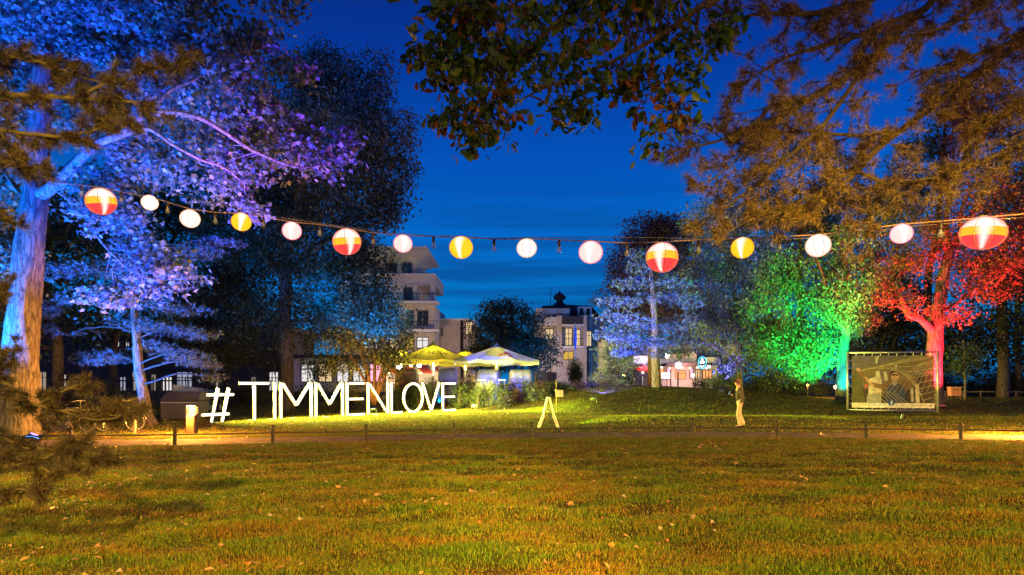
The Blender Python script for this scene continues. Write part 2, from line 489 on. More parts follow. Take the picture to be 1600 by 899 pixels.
def grassmat(name):
    m, t, p, o = mat_base(name)
    geo = t.nodes.new('ShaderNodeNewGeometry'); tcn = t.nodes.new('ShaderNodeTexCoord')
    mpn = t.nodes.new('ShaderNodeMapping'); mpn.inputs['Scale'].default_value = (.55, 1.3, 1); t.links.new(tcn.outputs['Object'], mpn.inputs[0])
    n1 = t.nodes.new('ShaderNodeTexNoise'); n1.inputs['Scale'].default_value = 1.1; n1.inputs['Detail'].default_value = 5; n1.inputs['Roughness'].default_value = .65
    t.links.new(mpn.outputs[0], n1.inputs['Vector'])
    ad = t.nodes.new('ShaderNodeMath'); ad.operation = 'MULTIPLY_ADD'; ad.inputs[1].default_value = .34; ad.inputs[2].default_value = -.17
    t.links.new(geo.outputs['Random Per Island'], ad.inputs[0])
    ad2 = t.nodes.new('ShaderNodeMath'); ad2.operation = 'ADD'; t.links.new(n1.outputs['Fac'], ad2.inputs[0]); t.links.new(ad.outputs[0], ad2.inputs[1])
    r = t.nodes.new('ShaderNodeValToRGB'); e = r.color_ramp.elements
    e[0].position = .36; e[0].color = (.050, .105, .008, 1); e[1].position = .70; e[1].color = (.19, .075, .018, 1)
    q = e.new(.52); q.color = (.14, .138, .010, 1)
    t.links.new(ad2.outputs[0], r.inputs[0])
    hs = t.nodes.new('ShaderNodeHueSaturation'); mr = t.nodes.new('ShaderNodeMapRange'); mr.inputs['To Min'].default_value = .22; mr.inputs['To Max'].default_value = 1.75
    wn = t.nodes.new('ShaderNodeMath'); wn.operation = 'MULTIPLY'; wn.inputs[1].default_value = 17.37; fr = t.nodes.new('ShaderNodeMath'); fr.operation = 'FRACT'
    t.links.new(geo.outputs['Random Per Island'], wn.inputs[0]); t.links.new(wn.outputs[0], fr.inputs[0]); t.links.new(fr.outputs[0], mr.inputs['Value'])
    t.links.new(mr.outputs[0], hs.inputs['Value']); t.links.new(r.outputs[0], hs.inputs['Color']); t.links.new(hs.outputs[0], p.inputs['Base Color'])
    p.inputs['Roughness'].default_value = .55; p.inputs['Specular IOR Level'].default_value = .25
    tr = t.nodes.new('ShaderNodeBsdfTranslucent'); t.links.new(hs.outputs[0], tr.inputs[0])
    mxs = t.nodes.new('ShaderNodeMixShader'); mxs.inputs[0].default_value = .3
    t.links.new(p.outputs[0], mxs.inputs[1]); t.links.new(tr.outputs[0], mxs.inputs[2]); t.links.new(mxs.outputs[0], o.inputs['Surface'])
    return m


M_grass = grassmat('grass_blades')


# ---------------------------------------------------------------- lights
def add_light(kind, loc, color, power, parent=None, aim=None, size=.1, angle=60, blend=.5, name='lamp_light'):
    d = bpy.data.lights.new(name, kind)
    d.energy = power; d.color = color
    if kind in ('POINT', 'SPOT'): d.shadow_soft_size = size
    if kind == 'SPOT': d.spot_size = math.radians(angle); d.spot_blend = blend
    o = bpy.data.objects.new(name, d); link(o)
    o.location = [float(v) for v in loc]
    if aim is not None:
        o.rotation_euler = (Vector([float(a) for a in aim]) - Vector([float(v) for v in loc])).to_track_quat('-Z', 'Y').to_euler()
    if parent is not None:
        o.location = Vector(o.location) - parent.location
        o.parent = parent
    return o


def floodlight(x, y, aim, color, power, angle, label, glow, blend=.6, z=None):
    """a spotlight on the ground: housing, bracket and lens with its lamp"""
    z0 = g(x, y) if z is None else z
    e = empty('floodlight', (x, y, z0), label, 'floodlight', 'coloured floodlights under the trees')
    a = Vector([float(v) for v in aim]) - Vector((x, y, z0 + .28)); a.normalize()
    q = a.to_track_quat('-Z', 'Y').to_matrix()
    b = MB(); b.box((0, 0, .012), (.26, .2, .024), bev=.004); b.tube([(-.15, 0, .02), (-.17, 0, .28)], .012, 6); b.tube([(.15, 0, .02), (.17, 0, .28)], .012, 6)
    b.obj('bracket', M_black, e)
    h = MB(); h.box(q @ Vector((0, 0, .07)) + Vector((0, 0, .28)), (.3, .22, .10), rot=q, bev=.02)
    h.obj('housing', M_black, e)
    l = MB(); l.box(q @ Vector((0, 0, .016)) + Vector((0, 0, .28)), (.25, .17, .006), rot=q)
    l.obj('lens', emis('flood_lens', glow, 6.0), e)
    add_light('SPOT', Vector((x, y, z0 + .28)) + a * .06, color, power * 5, e, aim=aim, angle=angle, blend=blend, size=.08)
    return e

# ================================================================ ground, path
FX = np.array([-60, -13.75, -11.3, -8.8, -6.47, -4.08, -1.69, .59, 2.9, 5.5, 8.0, 10.4, 12.9, 15.4, 60.])
FY = np.array([10., 16.1, 16.4, 16.7, 17.3, 17.8, 18.6, 18.9, 19.2, 19.5, 19.3, 18.8, 18.4, 18.0, 14.])


def fence_y(x):
    return np.interp(x, FX, FY)


def on_path(x, y):
    f = fence_y(x)
    edge = .07 * np.sin(x * 3.1) + .05 * np.sin(x * 7.7 + 1)
    return (y > f - .05 + edge) & (y < f + 1.85 + edge * 1.5)


def sheet(name, xs, ys, mat, dz=0.0, kind='structure'):
    X, Y = np.meshgrid(xs, ys)
    Z = G(X, Y) + dz
    v = np.stack([X, Y, Z], -1).reshape(-1, 3)
    nx, ny = len(xs), len(ys)
    i = np.arange(ny - 1)[:, None] * nx + np.arange(nx - 1)[None, :]
    f = np.stack([i, i + 1, i + nx + 1, i + nx], -1).reshape(-1, 4)
    me = np_mesh(name, v, f, np.full(len(f), 4), True, [mat])
    return place(name, me, kind=kind)


xs = np.concatenate([np.linspace(-900, -70, 10), np.linspace(-60, 60, 241), np.linspace(70, 900, 10)])
ys = np.concatenate([np.linspace(-60, -8, 8), np.arange(-6, 22, .19), np.arange(22, 70, .5), np.linspace(75, 1200, 14)])
sheet('lawn_ground', xs, ys, M_ground)

# the sand path follows the rail, with a ragged edge
pxs = np.linspace(-40, 40, 400)
rows = []
for k, t in enumerate(np.linspace(0, 1, 10)):
    e = (.07 * np.sin(pxs * 3.1) + .05 * np.sin(pxs * 7.7 + 1)) * (1 if t < .5 else 1.5)
    yy = fence_y(pxs) - .08 + t * 1.98 + e * abs(2 * t - 1)
    rows.append(np.stack([pxs, yy, G(pxs, yy) + .006 + .016 * math.sin(math.pi * t)], -1))
v = np.array(rows).reshape(-1, 3)
i = np.arange(9)[:, None] * 400 + np.arange(399)[None, :]
f = np.stack([i, i + 1, i + 401, i + 400], -1).reshape(-1, 4)
place('sand_path', np_mesh('sand_path', v, f, np.full(len(f), 4), True, [M_path]), kind='structure')


def blades(name, x, y, hgt, wid, lean=.5, keep_path=False, mat=None, zoff=0.0, simple=False):
    if not keep_path:
        wear = np.sin(x * 1.9 + 2.2 * np.sin(y * 1.3)) * np.sin(y * 2.3 + 1.7 * np.sin(x * 1.1 + 2)) + .6 * np.sin(x * 6.1 + 2 * np.sin(y * 5)) * np.sin(y * 7.7 + x * 2)
        k = (~on_path(x, y)) & (R.uniform(-2.6, -.35, len(x)) < wear)
        x, y, hgt = x[k], y[k], hgt[k]
        wid = wid[k] if hasattr(wid, '__len__') else wid
    n = len(x)
    z = G(x, y) - .004 + zoff
    a = R.uniform(0, 2 * np.pi, n)
    la = R.uniform(0, 2 * np.pi, n)
    lm = np.abs(R.normal(0, lean, n)) * hgt
    w = wid * .5
    dx, dy = np.cos(a) * w, np.sin(a) * w
    tx, ty = np.cos(la) * lm, np.sin(la) * lm
    b0 = np.stack([x - dx, y - dy, z], -1); b1 = np.stack([x + dx, y + dy, z], -1)
    m0 = np.stack([x - dx * .8 + tx * .35, y - dy * .8 + ty * .35, z + hgt * .58], -1)
    m1 = np.stack([x + dx * .8 + tx * .35, y + dy * .8 + ty * .35, z + hgt * .58], -1)
    tp = np.stack([x + tx, y + ty, z + hgt * (1 - .25 * np.minimum(lm / hgt, 1))], -1)
    v = np.stack([b0, b1, m1, m0, tp], 1).reshape(-1, 3)
    if simple:          # far off each blade is a single sliver
        v = np.stack([b0, b1, tp], 1).reshape(-1, 3)
        me = np_mesh(name, v, np.arange(3 * n), np.full(n, 3), False, [M_grass])
        return place(name, me, kind='stuff', label='short autumn lawn grass with dry patches, lit by warm lamps', cat='grass')
    i = np.arange(n)[:, None] * 5
    f = np.concatenate([i, i + 1, i + 2, i + 3, i + 3, i + 2, i + 4], 1).ravel()
    sz = np.tile([4, 3], n)
    me = np_mesh(name, v, f, sz, False, [mat or M_grass])
    return place(name, me, kind='stuff', label='short autumn lawn grass with dry patches, lit by warm lamps', cat='grass')


def fan(y0, y1, dens, pw=1.0):
    """random points in the ground wedge the camera sees, even in area"""
    half = .86
    n = int(dens * half * (y1 * y1 - y0 * y0))
    yy = np.sqrt(R.uniform(y0 * y0, y1 * y1, n))
    xx = R.uniform(-1, 1, n) * (yy * half + .4)
    return xx, yy


def tuft_h(x, y, base):
    c = np.sin(x * 3.7 + 1.3 * np.sin(y * 2.1)) * np.sin(y * 4.9 + np.sin(x * 2.6)) + .5 * np.sin(x * 9.1 + y * 7.3) * np.sin(y * 11 - x * 4)
    return base * (1 + .35 * c) * R.uniform(.55, 1.3, len(x))


for (y0, y1, dens, h, w) in ((4.6, 7.5, 5400, .044, .0048), (7.5, 11, 2900, .044, .0070), (11, 20.8, 1450, .044, .012)):
    x, y = fan(y0, y1, dens)
    blades('lawn_grass', x, y, tuft_h(x, y, h), np.full(len(x), w) * R.uniform(.7, 1.3, len(x)), .7, simple=y0 > 10)
x, y = fan(20.2, 31, 260)
blades('lawn_grass', x, y, tuft_h(x, y, .045), np.full(len(x), .022), .5, simple=True)
x, y = fan(31, 50, 130)
blades('lawn_grass', x, y, tuft_h(x, y, .035), np.full(len(x), .036), .9, simple=True)

# ---------------------------------------------------------------- fallen leaves


def leaf_shape(kind):
    """outline of one leaf in its own plane, stem end at the origin, tip along +y, length 1"""
    if kind == 'maple':
        half = [(0, 0), (.42, .03), (.36, .22), (.64, .48), (.28, .52), (.16, .66), (0, 1)]
    elif kind == 'oak':
        half = [(0, 0), (.08, .12), (.20, .18), (.11, .30), (.32, .42), (.17, .52), (.36, .68), (.18, .76), (.20, .92), (0, 1)]
    else:
        half = [(0, 0), (.26, .38), (.16, .75), (0, 1)]
    pts = half + [(-a, b) for a, b in half[-2:0:-1]]
    v = np.array([(a, b, .16 * abs(a) - .12 * b * b) for a, b in pts])
    n = len(half)
    m = len(pts)
    # triangles along the mid rib: right half then left half
    tri = []
    # mid-rib runs 0 -> n-1; fan each half from a rib point
    v = np.vstack([v, [0, .42, 0.0 - .12 * .18]])
    c = m
    for k in range(m):
        tri.append((k, (k + 1) % m, c))
    return v, np.array(tri)


SH = {k: leaf_shape(k) for k in ('maple', 'oak', 'simple')}


def rots(n, droop=.5, up=.6):
    """n random leaf frames: y axis = leaf direction (a little downwards), z axis = leaf face"""
    az = R.uniform(0, 2 * np.pi, n)
    el = -droop + R.normal(0, .45, n)
    d = np.stack([np.cos(az) * np.cos(el), np.sin(az) * np.cos(el), np.sin(el)], -1)
    r = R.normal(0, 1, (n, 3)) * (1 - up) + np.array([0, 0, 1.0]) * up
    xax = np.cross(d, r); xax /= np.linalg.norm(xax, axis=1)[:, None] + 1e-9
    zax = np.cross(xax, d)
    return np.stack([xax, d, zax], 1)          # rows are axes


def leaves_arrays(pos, size, kind, droop=.5, up=.6, Rm=None):
    n = len(pos)
    v, tri = SH[kind]
    if Rm is None: Rm = rots(n, droop, up)
    sz = np.asarray(size)
    P = np.einsum('kc,ncd->nkd', v, Rm) * sz[:, None, None] + pos[:, None, :]
    f = tri[None] + (np.arange(n) * len(v))[:, None, None]
    return P.reshape(-1, 3), f.reshape(-1)


def quads_arrays(pos, size, Rm):
    """cheap far leaves: one folded rhombus each"""
    n = len(pos)
    v = np.array([(0, 0, 0), (.34, .45, .07), (0, 1, -.08), (-.34, .45, .07)])
    P = np.einsum('kc,ncd->nkd', v, Rm) * size[:, None, None] + pos[:, None, :]
    f = (np.array([0, 1, 2, 0, 2, 3])[None] + (np.arange(n) * 4)[:, None])
    return P.reshape(-1, 3), f.reshape(-1)


NL = 0
leaf_me = {}
for ki, kind in enumerate(('maple', 'oak')):
    for mi in range(3):
        v, tri = SH[kind]
        vv = v.copy(); vv[:, 2] = .35 * np.abs(v[:, 0]) + .10 * np.sin(v[:, 1] * 3 + ki)
        leaf_me[kind, mi] = np_mesh('fallen_leaf', vv, tri.ravel(), np.full(len(tri), 3), False, [M_fallen[mi]])
lab = {0: 'curled tan fallen leaf lying in the near lawn grass', 1: 'rust red fallen leaf lying in the near lawn grass', 2: 'pale pinkish fallen leaf lying in the near lawn grass'}
grp = {0: 'tan fallen leaves on the lawn', 1: 'rust red fallen leaves on the lawn', 2: 'pale fallen leaves on the lawn'}


def patchy(x, y):
    return np.sin(x * 1.7 + 2 * np.sin(y * .6)) * np.sin(y * 1.1 + x * .5) + .4 * np.sin(x * 4 + y * 3)


cx_, cy_ = fan(5.0, 14.5, .34)
x = np.concatenate([c_ + R.normal(0, R.uniform(.12, .5), int(R.randint(2, 15))) for c_ in cx_])
y = []
R_ = np.random.RandomState(5); x = []
for c_, d_ in zip(cx_, cy_):
    n_ = R_.randint(2, 14); s_ = R_.uniform(.12, .5)
    x.append(c_ + R_.normal(0, s_, n_)); y.append(d_ + R_.normal(0, s_, n_))
xa_, ya_ = fan(4.9, 15, .9)
x = np.concatenate(x + [xa_]); y = np.maximum(np.concatenate(y + [ya_]), 4.8)
o_ = np.argsort(y); x, y = x[o_], y[o_]
for i in range(min(300, len(x))):
    kind = 'maple' if R.rand() < .6 else 'oak'; mi = int(R.choice(3, p=[.55, .22, .23]))
    s = R.uniform(.035, .08)
    place('fallen_leaf', leaf_me[kind, mi], loc=(x[i], y[i], g(x[i], y[i]) + R.uniform(.028, .045)), rot=(R.normal(0, .35), R.normal(0, .35), R.uniform(0, 6.28)), scale=s,
          label=lab[mi], cat='leaf', group=grp[mi])
x2, y2 = fan(8, 26, 4)
k = R.uniform(-.5, 1.5, len(x2)) < patchy(x2, y2); x2, y2 = x2[k], y2[k]
pos = np.stack([x2, y2, G(x2, y2) + R.uniform(.02, .045, len(x2))], -1)
a_, b_ = leaves_arrays(pos, R.uniform(.05, .11, len(x2)), 'maple', 0.0, .85)
place('leaf_litter', np_mesh('leaf_litter', a_, b_, np.full(len(b_) // 3, 3), False, [M_fallen[0]]), kind='stuff', label='scattered small dry leaves on the lawn and path further back', cat='leaf litter')

# ---------------------------------------------------------------- low rail along the path
pm = MB()
pm.box((0, 0, .19), (.075, .075, .38), bev=.008)
pm.box((0, 0, .39), (.105, .105, .022), bev=.006)
pm.lathe([(.030, .40), (.026, .415), (.042, .43), (.046, .448), (.040, .468), (.02, .482), (.004, .486)], n=12)
post_mesh = pm.mesh('rail_post_body', M_iron)
cp = MB(); cp.box((0, 0, 0), (.11, .11, .05), bev=.01); post_collar = cp.mesh('collar', M_rail)
post_lab = ['low iron post of the rail, leftmost, half hidden by pine needles', 'low iron post in front of the glowing orange bollard lamp', 'low iron post in front of the first letter I',
            'low iron post in front of the first letter E', 'low iron post in front of the last letter E', 'low iron post just left of the white A-frame stand',
            'low iron post between the A-frame stand and the blue lit pine', 'low iron post left of the standing person', 'low iron post right of the standing person',
            'low iron post below the big photo banner', 'low iron post furthest right, brightly lit by the bollard lamp']
posts = list(zip(FX[2:13], FY[2:13]))
for i, (x, y) in enumerate(posts):
    e = empty('rail_post', (x, y, g(x, y)), post_lab[i], 'post', 'low iron posts along the sand path', rz=.05 * math.sin(i * 2.1))
    place('shaft', post_mesh, e)
    place('collar', post_collar, e, loc=(0, 0, .275))
rail_lab = ['between the pine branches and the orange bollard lamp', 'from the orange bollard lamp to the letter I', 'in front of the letters MM', 'in front of the letters NLO', 'right of the letters up to the A-frame stand',
            'behind which the A-frame stand is set', 'in front of the blue lit pine tree', 'in front of the standing person', 'right of the standing person up to the banner', 'under the banner, lit gold at its right end']
allp = [(FX[1], FY[1])] + posts + [(FX[13], FY[13])]
for i in range(len(allp) - 1):
    (xa, ya), (xb, yb) = allp[i], allp[i + 1]
    b = MB(); b.tube([(xa, ya, g(xa, ya) + .275), ((xa + xb) / 2, (ya + yb) / 2, g(xa, ya) / 2 + g(xb, yb) / 2 + .268), (xb, yb, g(xb, yb) + .275)], .019, 8)
    o = b.obj('rail_bar', M_rail, label=('horizontal iron rail bar ' + (rail_lab[i - 1] if 1 <= i <= 10 else ('at the far left of the path' if i == 0 else 'running out of the picture at the right'))), cat='rail', group='iron bars of the low rail')
    o['category'] = 'rail bar'

# ---------------------------------------------------------------- bollard lamps


def bollard(x, y, label, power):
    e = empty('bollard_lamp', (x, y, g(x, y)), label, 'bollard lamp', 'bollard lamps beside the path')
    b = MB(); b.box((0, 0, .31), (.27, .27, .62), bev=.02); b.obj('post', plain('bollard_brown', (.06, .025, .012), .6), e)
    for k in range(3):
        l = MB(); l.lathe([(.12, 0), (.185, .012), (.15, .045), (.11, .055)], n=20)
        l.obj('louvre', M_lamp_shade, e, loc=(0, 0, .66 + k * .075))
    c = MB(); c.lathe([(.165, 0), (.17, .02), (.13, .045), (.02, .055)], n=20); c.obj('cap', M_steel, e, loc=(0, 0, .885))
    t = MB(); t.lathe([(.085, .62), (.085, .885)], n=14); t.obj('lamp_tube', M_lamp_or, e)
    add_light('POINT', (x + .0, y - .21, g(x, y) + .78), (1, .40, .05), power, e, size=.10)
    add_light('POINT', (x, y + .25, g(x, y) + .78), (1, .40, .05), power * .35, e, size=.10)
    return e


M_lamp_shade = emis('louvre_glowing', (1.0, .45, .10), 3.5)
bl = PX(300, 600, 20.4)
bollard(bl[0], 20.4, 'glowing orange bollard lamp standing left of the hash sign', 4500)
bollard(16.42, 20.2, 'orange bollard lamp at the right edge of the picture beside the path', 8000)

# ---------------------------------------------------------------- light letters
XA, YA = -11.40, 26.7          # left end of the T
XB, YB = -3.30, 37.6
DIRL = np.array([XB - XA, YB - YA]); LENL = np.linalg.norm(DIRL); DIRL /= LENL


def x_on_line(px):
    """where the view ray of this column meets the line of letters, measured along it"""
    s = (px - 800) / F
    # XA + t*dx = s*(YA + t*dy)
    return (s * YA - XA) / (DIRL[0] - s * DIRL[1])


LET = {}
th = .118


def seg(a, b, w=th):
    a = np.array(a, float); b = np.array(b, float); d = b - a; d /= np.linalg.norm(d); n = np.array([-d[1], d[0]]) * w / 2
    return [a - n, b - n, b + n, a + n]


def glyph(ch, w, h):
    t = th / 2
    if ch == 'T': return [seg((0, h - t), (w, h - t)), seg((w / 2, 0), (w / 2, h - th - .003))]
    if ch == 'I': return [seg((w / 2, 0), (w / 2, h))]
    if ch == 'M': return [seg((t, 0), (t, h)), seg((w - t, 0), (w - t, h)), seg((th + .02, h - .04), (w / 2, .36 * h)), seg((w - th - .02, h - .04), (w / 2, .36 * h))]
    if ch == 'E': return [seg((t, 0), (t, h)), seg((th, h - t), (w, h - t)), seg((th, h / 2), (w * .93, h / 2)), seg((th, t), (w, t))]
    if ch == 'N': return [seg((t, 0), (t, h)), seg((w - t, 0), (w - t, h)), seg((th, h - .06), (w - th, .08))]
    if ch == 'L': return [seg((t, 0), (t, h)), seg((th, t), (w, t))]
    if ch == 'V': return [seg((t, h), (w / 2, .04)), seg((w - t, h), (w / 2, .04))]
    if ch == '#': return [seg((.30 * w, 0), (.52 * w, h)), seg((.62 * w, 0), (.84 * w, h)), seg((.14 * w, .80 * h), (w, .80 * h)), seg((.0, .24 * h), (.86 * w, .24 * h))]
    if ch == 'O':
        r = []
        n = 26
        for k in range(n):
            a0 = 2 * math.pi * k / n; a1 = 2 * math.pi * (k + 1) / n
            ro = (w / 2, h / 2); ri = (w / 2 - th, h / 2 - th)
            c = (w / 2, h / 2)
            r.append([np.array((c[0] + ri[0] * math.cos(a0), c[1] + ri[1] * math.sin(a0))), np.array((c[0] + ro[0] * math.cos(a0), c[1] + ro[1] * math.sin(a0))),
                      np.array((c[0] + ro[0] * math.cos(a1), c[1] + ro[1] * math.sin(a1))), np.array((c[0] + ri[0] * math.cos(a1), c[1] + ri[1] * math.sin(a1)))])
        return r


M_leteback = plain('letter_box', (.10, .09, .07), .6)
letters = [('#', 313, 366, 'glowing hash sign standing at the left end of the light letters'), ('T', 373, 421, 'glowing letter T, tall, right after the hash sign'),
           ('I', 423.5, 435, 'glowing letter I between the T and the first M'), ('M', 437, 488, 'glowing letter M, the first of two, beside the I'),
           ('M', 492, 537, 'glowing letter M, the second of two, beside the first E'), ('E', 541, 570, 'glowing letter E, the first, between M and N'),
           ('N', 574, 607.5, 'glowing letter N between the first E and the L'), ('L', 610.5, 629, 'glowing letter L between N and O'), ('O', 629.5, 661.5, 'glowing round letter O of the light letters'),
           ('V', 659, 688, 'glowing letter V between O and the last E'), ('E', 691, 712, 'glowing letter E at the right end of the light letters')]
rzl = math.atan2(DIRL[1], DIRL[0])
for ch, pa, pb, lb in letters:
    ta, tb = x_on_line(pa), x_on_line(pb)
    w = tb - ta; h = 1.66
    if ch == '#': w, h = tb - ta, 1.42
    ox, oy = XA + DIRL[0] * ta, YA + DIRL[1] * ta
    zg = g(ox, oy)
    e = empty('light_letter', (ox, oy, zg + .02), lb, 'light letter', 'glowing letters standing in a row on the lawn', rz=rzl)
    strokes = glyph(ch, w, h)
    box_ = MB(); face = MB(); leds = MB(); nb = 0
    for k, st in enumerate(strokes):
        off = .0015 * (k % 4)
        box_.poly([tuple(p) for p in st], -.02 - off, .03 + off, 0)
        c = sum(st) / 4.0
        face.poly([tuple(c + (p - c) * (.93 if ch != 'O' else 1.0)) for p in st], -.028 - off, -.0235 - off)
        a = (st[0] + st[3]) / 2 if ch != 'O' else (st[0] + st[1]) / 2
        b = (st[1] + st[2]) / 2 if ch != 'O' else (st[2] + st[3]) / 2
        ln = np.linalg.norm(b - a); m = max(1, int(ln / .085))
        for q in range(m):
            p = a + (b - a) * (q + .5) / m
            leds.lathe([(.016, 0), (.012, .012), (.003, .018)], n=6, cap=True) if False else leds.box((p[0], -.040 - off, p[1]), (.03, .02, .03), bev=.006)
    bo = box_.obj('letter_box', M_leteback, e)
    face.obj('lit_face', M_ledface, e)
    leds.obj('led_bulbs', M_led, e, kind='stuff')
    # prop feet behind the letter
    ft = MB(); ft.box((w * .5, .25, .01), (.06, .5, .03)); ft.obj('foot', M_steel, e)
    # what its bulbs throw on the lawn in front
    c = np.array([ox, oy]) + DIRL * w / 2 + np.array([DIRL[1], -DIRL[0]]) * .22
    c2_ = c + np.array([DIRL[1], -DIRL[0]]) * 6.0
    add_light('SPOT', (c[0], c[1], zg + 1.45), (.90, .85, .10), 5600 * (w / .9 + .25), e, aim=(c2_[0], c2_[1], zg - .6), angle=118, blend=.6, size=.4, name='bulb_light')

# ---------------------------------------------------------------- festoon string with lanterns
def sD(px):
    return float(np.interp(px, [60, 800, 1700], [12.7, 10.8, 7.6]))


cab = [(70, 283), (118, 289), (158, 293), (189, 300), (234, 308), (262, 316), (297, 327), (336, 332), (377, 334), (411, 339), (456, 347), (500, 351), (542, 357), (583, 364), (629, 368), (677, 369.5), (720, 369.5), (772, 374),
       (823, 373), (874, 375), (923, 377), (979, 380), (1034, 378), (1092, 375), (1160, 373.5), (1218, 370), (1278, 367), (1340, 360), (1408, 350.5), (1470, 346), (1536, 340), (1640, 331), (1760, 318)]
b = MB(); b.tube([PX(x, y, sD(x)) for x, y in cab], .0095, 6)
b.obj('festoon_cable', plain('festoon_cable', (.32, .18, .14), .5), label='thin electric cable sagging across the park, carrying lanterns and bulbs', cat='cable', smooth=True)
b = MB(); c2 = [(70, 270), (234, 296), (330, 316), (420, 338), (583, 361), (720, 373.5), (880, 371.5), (1034, 372), (1160, 378), (1278, 372), (1408, 356), (1560, 343), (1760, 330)]
b.tube([PX(x, y - .5, sD(x) + .05) for x, y in c2], .005, 5)
b.obj('support_wire', plain('support_wire', (.25, .2, .2), .4, .6), label='thin steel support wire running beside the lantern cable', cat='wire', smooth=True)

globe = MB(); ng = 32
prof = [(max(.16, math.sin(math.pi * (.05 + .9 * k / 20))), -math.cos(math.pi * (.05 + .9 * k / 20))) for k in range(21)]
globe.lathe(prof, n=ng, cap=True)
gm = {k: globe.mesh('paper_globe_' + k, m, True) for k, m in M_lan.items()}
ribs = MB()
for j in range(8):
    a = 2 * math.pi * j / 8 + .39
    ribs.tube([(1.004 * r * math.cos(a), 1.004 * r * math.sin(a), z) for r, z in prof], .013, 4)
ribs.lathe([(.17, -.99), (.19, -.985), (.19, -.97), (.17, -.97)], n=14, cap=False)
ribs_me = ribs.mesh('ribs', M_rib)
ringm = MB(); ringm.lathe([(.16, .985), (.19, .985), (.19, 1.03), (.16, 1.03)], n=14); ringm.tube([(-.16, 0, 1.02), (0, 0, 1.10), (.16, 0, 1.02)], .02, 5)
ring_me = ringm.mesh('wire_hanger', M_rib)
lan = [(158, 315, 22, 'tri', 1, 'white yellow and pink striped paper lantern, first at the left end of the string'), (234, 317, 12.5, 'white', 0, 'smallest plain white paper lantern, second from the left'),
       (297, 342, 15, 'white', 1, 'white paper lantern with dark ribs before the blue lit trees'), (377, 347, 15, 'yellow', 0, 'yellow edged lantern left of the pink glowing one'),
       (456, 361, 15, 'pink', 0, 'white lantern with red pink glow, in front of the dark tall tree'), (542, 378, 22, 'tri', 1, 'white yellow and red striped lantern in front of the tall dark tree'),
       (629.5, 381, 15, 'pink', 0, 'white lantern with pink edge in front of the hotel roof'), (720.5, 387, 18.5, 'yellow', 0, 'yellow paper lantern hanging against open blue sky'),
       (823, 388, 16, 'white', 1, 'glowing white lantern in the middle of the blue sky'), (923, 394.5, 19, 'pink', 0, 'large white lantern with pink edge left of the beech tree'),
       (1034.5, 402.5, 25, 'tri', 1, 'big white yellow and red striped lantern before the blue lit pine'), (1160, 387.5, 17.5, 'yellow', 0, 'yellow paper lantern hanging under the orange pine branches'),
       (1278.5, 384, 19, 'white', 1, 'white ribbed paper lantern in front of the green lit tree'), (1408.5, 365.5, 16.5, 'pink', 0, 'tilted white lantern with pink edge before the red lit tree'),
       (1536, 364.5, 32, 'tri', 1, 'largest striped lantern, at the right end of the string')]
lcol = {'tri': (1, .45, .25), 'white': (1, .62, .3), 'pink': (1, .18, .3), 'yellow': (1, .55, .08)}
for px, py, r, kd, rib, lb in lan:
    D = sD(px); rr = r * D / F
    p = PX(px, py, D)
    tilt = (.08 * math.sin(px), .16 * math.cos(px * .7) + (-.25 if px == 1408.5 else 0), px * .37)
    e = empty('paper_lantern', p, lb, 'lantern', 'glowing paper lanterns on the string')
    fz = -math.atan2(p[0], p[1]) + .25 * math.sin(px)
    place('paper_globe', gm[kd], e, rot=(tilt[0], tilt[1], fz), scale=(rr, rr, rr * (.80 if r == 32 else .93)))
    o = place('ribs', ribs_me, e, rot=(tilt[0], tilt[1], fz), scale=(rr, rr, rr * (.80 if r == 32 else .93)))
    if not rib: bpy.data.objects.remove(o)
    place('wire_hanger', ring_me, e, scale=(rr, rr, rr * (.80 if r == 32 else .93)))
    add_light('POINT', p, lcol[kd], 22 * (r / 18) ** 2, e, size=rr * 1.02, name='lantern_light')

# clear unlit bulbs between the lanterns
bk = MB(); bk.lathe([(.012, .0), (.02, -.01), (.021, -.07), (.017, -.08)], n=10)
bk_me = bk.mesh('socket', M_rail, True)
gl = MB(); gl.lathe([(.014, -.08), (.018, -.095), (.031, -.115), (.035, -.135), (.028, -.158), (.012, -.17), (.002, -.172)], n=12)
mg, t_, p_, o_ = mat_base('bulb_glass')
p_.inputs['Base Color'].default_value = (.25, .25, .28, 1); p_.inputs['Roughness'].default_value = .05; p_.inputs['Alpha'].default_value = .3; p_.inputs['Specular IOR Level'].default_value = 1
gl_me = gl.mesh('glass', mg, True)
fl = MB(); fl.tube([(-.008, 0, -.085), (-.010, 0, -.12), (0, 0, -.13), (.010, 0, -.12), (.008, 0, -.085)], .003, 5)
fl_me = fl.mesh('filament', M_white)
bulbs = [(127.5, 'left of the first striped lantern'), (189, 'right of the first striped lantern'), (262, 'right of the smallest white lantern'), (336.6, 'right of the ribbed white lantern over the blue pine'), (411.6, 'right of the yellow edged lantern at left'),
         (499.7, 'between the red glowing lantern and the striped one'), (583, 'left of the hotel roof'), (677.5, 'right of the hotel roof, against the sky'), (772, 'between the yellow and the white lantern in the sky'),
         (873.7, 'between the white and the pink edged lantern in the sky'), (979.5, 'left of the big striped lantern'), (1091.5, 'right of the big striped lantern'), (1218, 'between the yellow lantern and the ribbed one at right'), (1340, 'in front of the green lit leaves'), (1470, 'in front of the red lit trunk')]
cx = [c[0] for c in cab]; cyy = [c[1] for c in cab]
for px, lb in bulbs:
    D = sD(px); p = PX(px, np.interp(px, cx, cyy) + .6, D)
    e = empty('festoon_bulb', p, 'small clear unlit bulb ' + lb, 'bulb', 'clear bulbs between the lanterns')
    place('socket', bk_me, e, scale=1.25); place('glass', gl_me, e, scale=1.25); place('filament', fl_me, e, scale=1.25)

# ================================================================ trees
KV = R.normal(0, 1, (7, 3)); KP = R.uniform(0, 6.28, 7)


